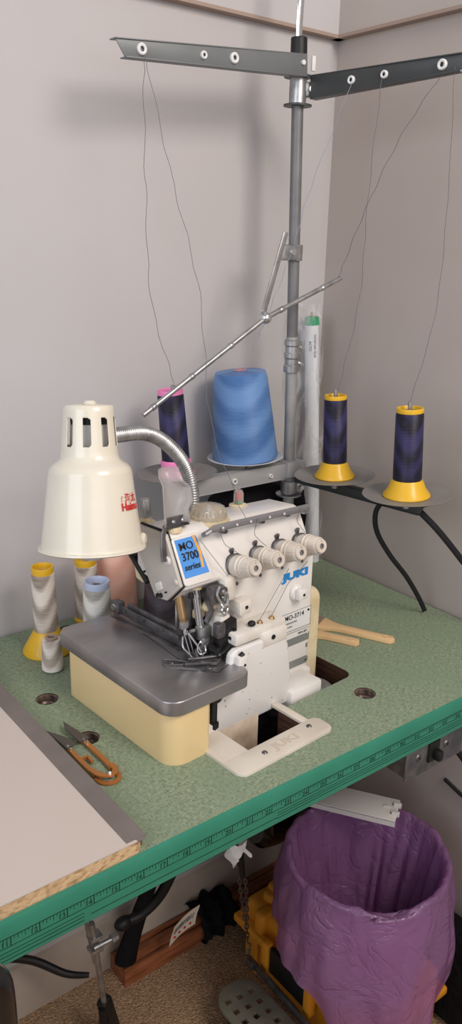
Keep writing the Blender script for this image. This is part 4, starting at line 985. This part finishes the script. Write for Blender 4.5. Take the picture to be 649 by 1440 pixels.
# waste bin with purple liner standing on the toolbox
BC=Vector((.5620,.1260)); RZ=-.3190; RB=.1280; BB=-.5185
b=MB(); b.lathe([(0,BB),(.088,BB),(.092,BB+.004),(.1150,RZ-.016),(.1165,RZ-.013),(.1150,RZ-.0120),(.1135,RZ-.018),(.0890,BB+.008),(0,BB+.008)],48,(BC.x,BC.y,0))
obj('waste_bin',b,'stripw',label='round waste bin hidden inside the purple liner on the orange toolbox',cat='bin',loc=(BC.x,BC.y,BB))
rnd=random.Random(11); ph=[rnd.random()*6 for _ in range(12)]
def fold(a,k): return sum(math.sin(a*f+ph[i]+k*g_)*w for i,(f,g_,w) in enumerate(((5,1,.35),(9,-2,.3),(14,3,.22),(23,-1,.13),(31,2,.08))))
def bag(u,v):
    a=u*2*PI; d=(math.cos(a),math.sin(a))
    toward=max(0,math.cos(a-math.radians(232)))     # side facing the viewer hangs lowest
    if v<.42:     # inside
        t=v/.42
        if t<.2: r=.082*t/.2; z=BB+.012
        else:
            q0=(t-.2)/.8; r=.082+(.1120-.082)*q0; z=BB+.012+(RZ-BB-.010)*q0
        f=-abs(fold(a*1.0,t*1.2))*.016*(1-.75*max(0,(t-.5)*2))*min(1,t*3); return Vector((BC.x+(r+f)*d[0],BC.y+(r+f)*d[1],z))
    t=(v-.42)/.58
    if t<.14:
        q_=t/.14; ang=PI*q_; r=.1120+.0090*(1-math.cos(ang))/2; z=RZ+.004*math.sin(ang)+.002
        f=fold(a*2,2)*.0022; return Vector((BC.x+(r+f)*d[0],BC.y+(r+f)*d[1],z+fold(a*1.0,0)*.0030-.010*max(0,math.cos(a-math.radians(240)))**30))
    q_=(t-.14)/.86
    drop=.118+.10*toward**3+.025*max(0,math.cos(a-math.radians(300)))+.012*math.sin(a*3+1)+.007*math.sin(a*7)
    z=RZ+.002-drop*q_
    r=.1210+.0085*math.sin(q_*PI*.75)+.012*toward*q_+.006*q_
    f=fold(a,q_*2.2)*(.0010+.0095*q_**.8)
    return Vector((BC.x+(r+f)*d[0],BC.y+(r+f)*d[1],z))
b=MB(); b.grid(bag,220,64,cu=True); obj('bin_liner',b,'bag',recalc=False,ang=180,loc=(BC.x,BC.y,RZ),label='purple plastic bag lining the bin and folded over its rim',cat='plastic bag')
# white plastic strip resting on the bin rim
ws=thing('plastic_strip','white plastic channel strip lying across the bin rim under the table edge','strip',(.60,.19,-.2850))
R=Matrix(((Vector((.6570-.5900,.1370-.2500,0))).normalized()[:],(0,0,0),(0,0,1)))
xd=Vector((.068,-.106,.0)).normalized(); zd=Vector((0,0,1)); yd=zd.cross(xd); R=Matrix((xd,yd,zd)).transposed()
c0=Vector((.6030,.2170,-.2980))
def wsp(name,mb,m): 
    o=obj(name,mb,m,ws); o.matrix_parent_inverse=Matrix.Translation(-ws.location); return o
b=MB(); b.box(c0,(.170,.054,.0035),R,bev=.001); b.box(c0+yd*.026-zd*.004,(.170,.002,.010),R); b.box(c0-yd*.026-zd*.004,(.170,.002,.010),R); wsp('channel',b,'stripw')
b=MB(); 
for s in (-.012,.012): b.box(c0+xd*.083+yd*s*.9+zd*.003,(.012,.006,.008),R,bev=.001)
b.box(c0+xd*.068+yd*.004+zd*.0022,(.012,.006,.002),R,bev=.0005)
split(wsp('clip',b,'stripw'))

# orange toolbox
tb=thing('toolbox','orange-yellow plastic toolbox with a black latch on the carpet under the table','toolbox',(.60,.20,FL))
def tbp(name,mb,m,parent=None,**k):
    o=obj(name,mb,m,parent or tb,**k)
    if parent is None: o.matrix_parent_inverse=Matrix.Translation(-tb.location)
    return o
X0,X1,Y0,Y1=.503,.685,.040,.360
b=MB(); b.box(((X0+X1)/2+.004,(Y0+Y1)/2,FL+.046),(X1-X0-.026,Y1-Y0-.022,.091),bev=.010,seg=3)
for y in (.09,.31): b.box((X0+.014,y,FL+.040),(.006,.010,.070),bev=.002)
tbp('body',b,'toolbox')
b=MB(); b.box(((X0+X1)/2,(Y0+Y1)/2,FL+.096),(X1-X0,Y1-Y0,.016),bev=.005,seg=3); b.box(((X0+X1)/2+.004,(Y0+Y1)/2,FL+.118),(X1-X0-.026,Y1-Y0-.022,.044),bev=.012,seg=3)
b.box(((X0+X1)/2+.010,(Y0+Y1)/2,FL+.148),(.10,Y1-Y0-.050,.026),bev=.009,seg=3)
for y in (.085,.30): b.box((X0+.022,y,FL+.122),(.034,.026,.044),bev=.008,seg=3)
ld=tbp('lid',b,'toolbox')
b=MB(); b.box((.570,.318,FL+.136),(.060,.026,.034),bev=.009,seg=3); tbp('lid_moulding',b,'toolbox',ld)
b=MB(); b.box((X0-.004,.210,FL+.096),(.010,.085,.050),bev=.003); la=tbp('latch',b,'black',label='black latch plate')
for y in (.160,.262):
    b=MB(); b.box((X0-.005,y,FL+.094),(.014,.016,.060),bev=.003); b.box((X0-.004,y+(.008 if y>.2 else -.008),FL+.116),(.012,.020,.010),bev=.002); tbp('latch_clip',b,'toolbox',la)
b=MB(); b.box((X0-.006,.210,FL+.122),(.008,.012,.008),bev=.002); tbp('latch_pin',b,'toolbox',la)
cloth_lump('dark_corner_lump','black bag lying on the floor against the right wall beside the toolbox','bag',(.722,.030,FL+.0005),(.0265,.120,.100),'blackfab',9,amp=.05)  # added black lump, stands in for the dark between toolbox and wall

# treadle plate with its chain
tr=thing('foot_treadle','grey-brown foot treadle plate pierced by rows of square holes on the carpet','pedal',(.43,.18,FL))
def trp(name,mb,m,**k):
    o=obj(name,mb,m,tr,**k); o.matrix_parent_inverse=Matrix.Translation(-tr.location); return o
TP=obj('plate',MB().prism(rrect(.3940,.030,.4740,.2800,(.006,.006,.036,.036),10),.006,(0,0,-.625),bev=.0015),'tred')
cuts=[]
for i in range(3):
    for j in range(7):
        cx=.4120+i*.0210; cy=.254-j*.0215-i*.003
        c_=MB(); c_.prism(rrect(cx-.0052,cy-.0055,cx+.0052,cy+.0055,.001,2),.02,(0,0,-.632)); cuts.append(c_)
big=MB()
for c_ in cuts: big._merge(c_.bm)
boolean(TP,[big]); TP.parent=tr; TP.matrix_parent_inverse=Matrix.Translation(-tr.location)
for mm in range(len(TP.data.materials)): TP.data.materials[mm]=M['tred']
b=MB(); b.box((.428,.15,FL+.018),(.090,.20,.010),bev=.003); b.box((.39,.07,FL+.03),(.010,.03,.05)); b.box((.466,.07,FL+.03),(.010,.03,.05)); trp('base_frame',b,'dkmetal')
b=MB(); b.beam((.4800,.08,-.614),(.4830,.292,-.606),.006,.014,.001); b.box((.4795,.280,-.606),(.010,.018,.016),bev=.003); trp('pull_lever',b,'dkmetal')
ch=thing('pedal_chain','doubled dark chain hanging from the machine down to the treadle hook','chain',(.478,.286,-.60))
def chp(name,mb,m,**k):
    o=obj(name,mb,m,ch,**k); o.matrix_parent_inverse=Matrix.Translation(-ch.location); return o
C0=Vector((.4480,.2850,-.340)); C1=Vector((.4745,.2850,-.552))
b=MB()
for sgn in (-1,1):
    n=22
    for i in range(n):
        f=(i+.5)/n; p=C0.lerp(C1,f)+Vector((.79,-.61,0))*(.0045*sgn*math.sin(PI*min(1,f*1.1))); d=(C1-C0).normalized()
        L_=(C1-C0).length/n*.72; w=.0028; u=Vector((.79,-.61,0)) if (i%2) else Vector((.59,.75,.1)); u=(u-d*u.dot(d)).normalized()
        b.tube([p+d*L_*math.cos(t)+u*w*math.sin(t) for t in [2*PI*q_/10 for q_ in range(10)]],.0010,6,closed=True)
chp('chain_links',b,'rust')
b=MB(); b.tube([C1,C1+Vector((.001,0,-.012)),C1+Vector((.006,-.002,-.018)),C1+Vector((.001,-.001,-.026)),C1+Vector((-.003,0,-.034)),C1+Vector((.004,0,-.040)),C1+Vector((.006,0,-.030))],.0016,8,smooth=5); chp('hook',b,'rust')
b=MB(); b.tube([(.432,.2850,-.045),(.4400,.2850,-.20),(.446,.285,-.320),(.4580,.2835,-.420)],[.003,.004,.0065,.0045],10,smooth=6); chp('tape_wrap',b,'black')
b=MB()
def crumple(u,v): return Vector((.418+.034*u+.003*math.sin(v*9),.268+.010*math.sin(u*7+v*4),-.338-.030*v+.006*math.sin(u*11)+.010*u))
b.grid(crumple,12,12); chp('crumpled_label',b,'labelw',recalc=False,label='crumpled white label')

# wooden rails along the wall, wrapped in black cloth
wd=thing('wooden_rail','brown stained grooved wooden rail lying on the carpet along the back wall','rail',(.5,.44,FL))
b=MB()
pr=[(0,0),(.050,0),(.050,.034),(.043,.034),(.043,.028),(.038,.028),(.038,.038),(.018,.038),(.018,.028),(.012,.028),(.012,.034),(0,.034)]
b.prism(pr,.400,(.322,.470,FL+.0005),Matrix(((0,-1,0),(0,0,1),(1,0,0))).transposed(),bev=.001); o=obj('rail',b,'plankw',wd); o.matrix_parent_inverse=Matrix.Translation(-wd.location)
b=MB()
def wrap(u,v):
    a=u*2*PI; n=.004*math.sin(a*4+v*9)+.003*math.sin(a*9-v*14)+.005*math.sin(v*16)
    return Vector((.478+v*.080,.441+(.036+n)*math.cos(a)*.96,FL+.030+(.032+n)*max(-.85,math.sin(a))))
b.grid(wrap,40,30,cu=True); obj('cloth_wrap',b,'blackfab',recalc=False,ang=80,label='bunched black cloth wrapped round the wooden rail',cat='cloth',loc=(.52,.44,FL))
# paper care tag
b=MB()
def tagf(u,v): return Vector((.392+.054*u+.010*v,.392+.004*math.sin(u*3),-.612+.040*v+.018*u+.004*math.sin(v*5)))
b.grid(tagf,8,8)
tg=obj('paper_tag',b,'tagw',recalc=False,label='white printed paper tag beside the bunched black cloth',cat='tag')
b=MB()
for i in range(9): 
    p=tagf(.15+i*.085,.35); q_=tagf(.15+i*.085,.75); b.beam(p+Vector((0,-.001,0)),q_+Vector((0,-.001,0)),.0004,.0018 if i%3 else .003,up=(1,0,0))
obj('tag_print',b,'grayink',tg)
b=MB()
for i in range(4):
    p=tagf(.2+i*.2,.16); b.sph(p+Vector((0,-.001,0)),.0026,(1,.2,1),8)
obj('tag_stamp',b,'red',tg)
# black hoses
b=MB(); b.tube([(.395,.30,-.05),(.392,.315,-.20),(.400,.345,-.34),(.398,.380,-.43),(.380,.400,-.50),(.350,.410,-.530),(.322,.415,-.535)],[.010]*7,14,smooth=8) if False else b.tube(spline([Vector(p) for p in [(.395,.30,-.05),(.392,.315,-.20),(.400,.345,-.34),(.398,.380,-.43),(.380,.400,-.50),(.350,.410,-.530),(.322,.415,-.535)]],8),.0090,14)
b.sph((.318,.415,-.535),.013,(1.3,.9,.9)); obj('black_hose',b,'black',label='thick black hose curving down from the table to the wooden rail',cat='hose')
b=MB(); b.tube(spline([Vector(p) for p in [(.372,.33,-.05),(.370,.36,-.30),(.366,.40,-.45),(.352,.425,-.55),(.338,.430,-.600),(.330,.432,-.635)]],8),lambda t:.008+.013*t,14,flat=.7); obj('motor_strap',b,'blackfab',label='wide black sleeve resting on the end of the wooden rail',cat='sleeve')
b=MB(); b.tube(spline([Vector(p) for p in [(-.05,.44,-.46),(.10,.44,-.50),(.16,.43,-.525),(.205,.40,-.555),(.235,.38,-.560)]],8),lambda t:.004+.0025*math.sin(t*PI),10); obj('black_cable',b,'black',label='black cable sagging along the wall left of the clamp rod',cat='cable')
# clamp rod (knee lever)
kr=thing('knee_lever_rod','thin grey steel rod with clamps hanging from the table to the floor at left','rod',(.26,.36,FL))
def krp(name,mb,m):
    o=obj(name,mb,m,kr); o.matrix_parent_inverse=Matrix.Translation(-kr.location); return o
R0=Vector((.150,.300,-.044)); R1=Vector((.2420,.345,-.600))
b=MB(); b.cyl(R0,R0.lerp(R1,.80),.0040,.0040,12); b.cyl(R0.lerp(R1,.64)+Vector((.004,-.006,0)),R1,.0045,.0045,12); krp('rod',b,'steel')
cpt=R0.lerp(R1,.72)+Vector((.004,-.004,0))
b=MB(); b.box(cpt+Vector((0,0,.012)),(.020,.018,.007),bev=.002); b.box(cpt-Vector((0,0,.010)),(.020,.018,.007),bev=.002); b.cyl(cpt+Vector((-.006,-.008,.0)),cpt+Vector((.024,-.012,.004)),.004,.004,12); b.cyl(cpt+Vector((.020,-.012,.004)),cpt+Vector((.030,-.012,.005)),.0065,.0065,8); krp('clamp',b,'steel')
b=MB(); b.beam(R1+Vector((-.002,0,.02)),R1+Vector((.022,.012,-.078)),.018,.022,.005); b.cyl(R1+Vector((-.008,-.006,.010)),R1+Vector((-.006,-.006,-.030)),.006,.006,12); krp('rod_foot',b,'black')
# dark drive motor hung under the table behind
mt=thing('drive_motor','dark electric drive motor hanging under the middle of the table','motor',(.50,.34,-.043))
def mtp(name,mb,m):
    o=obj(name,mb,m,mt); o.matrix_parent_inverse=Matrix.Translation(-mt.location); return o
b=MB(); b.lathe([(0,0),(.045,0),(.058,.010),(.062,.03),(.062,.12),(.055,.14),(0,.14)],36,(.540,.375,-.405),(1,0,0)); b.box((.61,.375,-.20),(.06,.04,.305)); b.box((.61,.375,-.052),(.10,.10,.016)); mtp('motor_body',b,'gloss')
b=MB(); b.lathe([(0,0),(.02,0),(.022,.02),(0,.02)],20,(.520,.375,-.405),(1,0,0)); mtp('pulley',b,'dkmetal')
# cable on the right wall
b=MB(); b.tube(spline([Vector(p) for p in [(.752,.14,-.28),(.752,.09,-.292),(.752,.04,-.288),(.751,-.05,-.26),(.7505,-.2,-.2)]],8),.003,8); obj('wall_cable',b,'black',label='thin black cable along the right wall behind the bin',cat='cable')
b=MB(); b.tube(spline([Vector(p) for p in [(.592,.06,-.045),(.615,.05,-.10),(.66,.03,-.17),(.70,.0,-.26)]],8),.0045,8); obj('power_cord',b,'black',label='black power cord leaving the right end of the switch box',cat='cord')

# ------------------------------------------------------------------ tucked-in chair with black tube frame (its corner shows at lower left)
cr=thing('tube_frame_chair','chair with a glossy black tube frame at the lower left, in front of the table','chair',(-.28,0,FL))
def crp(name,mb,m):
    o=obj(name,mb,m,cr); o.matrix_parent_inverse=Matrix.Translation(-cr.location); return o
cx0,cx1=-.47,-.0730; cy=-.105
b=MB(); b.tube(spline([Vector(p) for p in [(cx0,cy+.06,FL+.014),(cx0,cy+.03,-.30),(cx0,cy,.02),(cx0+.01,cy,.075),(cx0+.05,cy,.108),(cx0+.12,cy,.112),(cx1-.12,cy,.112),(cx1-.045,cy,.106),(cx1-.010,cy,.075),(cx1,cy,.02),(cx1,cy+.03,-.30),(cx1,cy+.06,FL+.014)]],8),.0095,16); crp('back_frame',b,'gloss')
b=MB(); b.box(((cx0+cx1)/2,cy+.012,-.06),(cx1-cx0-.03,.02,.22),bev=.008); crp('backrest',b,'blackfab')
b=MB(); b.box(((cx0+cx1)/2,cy+.21,-.235),(cx1-cx0-.02,.38,.045),bev=.015,seg=3); crp('seat',b,'blackfab')
for x in (cx0+.01,cx1-.01):
    b=MB(); b.cyl((x,cy+.36,-.25),(x,cy+.37,FL+.002),.0095,.0095,14); crp('leg',b,'gloss')
    b=MB(); b.cyl((x,cy+.04,-.262),(x,cy+.36,-.262),.0085,.0085,12); crp('seat_rail',b,'gloss')

# ------------------------------------------------------------------ lights and world
def area(name,loc,target,size,power,col,sy=None):
    l=bpy.data.lights.new(name,'AREA'); l.energy=power; l.color=col; l.size=size
    if sy: l.shape='RECTANGLE'; l.size_y=sy
    o=bpy.data.objects.new(name,l); COL.objects.link(o); o.location=loc
    o.rotation_euler=(Vector(target)-Vector(loc)).to_track_quat('-Z','Y').to_euler(); return o
area('ceiling_light',(.55,-1.05,1.32),(.45,.3,.2),.62,20,(1,.91,.82))
area('cool_fill',(-1.8,-.5,.9),(.2,.4,.1),1.4,20,(.86,.92,1))  # added cool fill from the left, also gives the steel reflections
area('room_fill',(-.3,-2.2,1.0),(.2,.2,0),1.6,13,(1,.91,.85))
w=bpy.data.worlds.new('World'); SC.world=w; w.use_nodes=True
w.node_tree.nodes['Background'].inputs[0].default_value=(.80,.80,.86,1); w.node_tree.nodes['Background'].inputs[1].default_value=.47
SC.view_settings.view_transform='Standard'; SC.view_settings.look='None'; SC.view_settings.exposure=0; SC.view_settings.gamma=1

# ------------------------------------------------------------------ camera
cam=bpy.data.cameras.new('Camera'); co=bpy.data.objects.new('Camera',cam); COL.objects.link(co)
cam.sensor_fit='VERTICAL'; cam.sensor_height=36; cam.lens=1149.2/1440*36; cam.clip_start=.01
rt=Vector((.79004554,-.61254705,.024782)); up=Vector((.17107801,.25910924,.95057599)); fw=Vector((.58869377,.74675867,-.30950143))
mx=Matrix((rt,up,-fw)).transposed().to_4x4(); mx.translation=Vector((-.21611484,-.51794293,.52393742)); co.matrix_world=mx
SC.camera=co
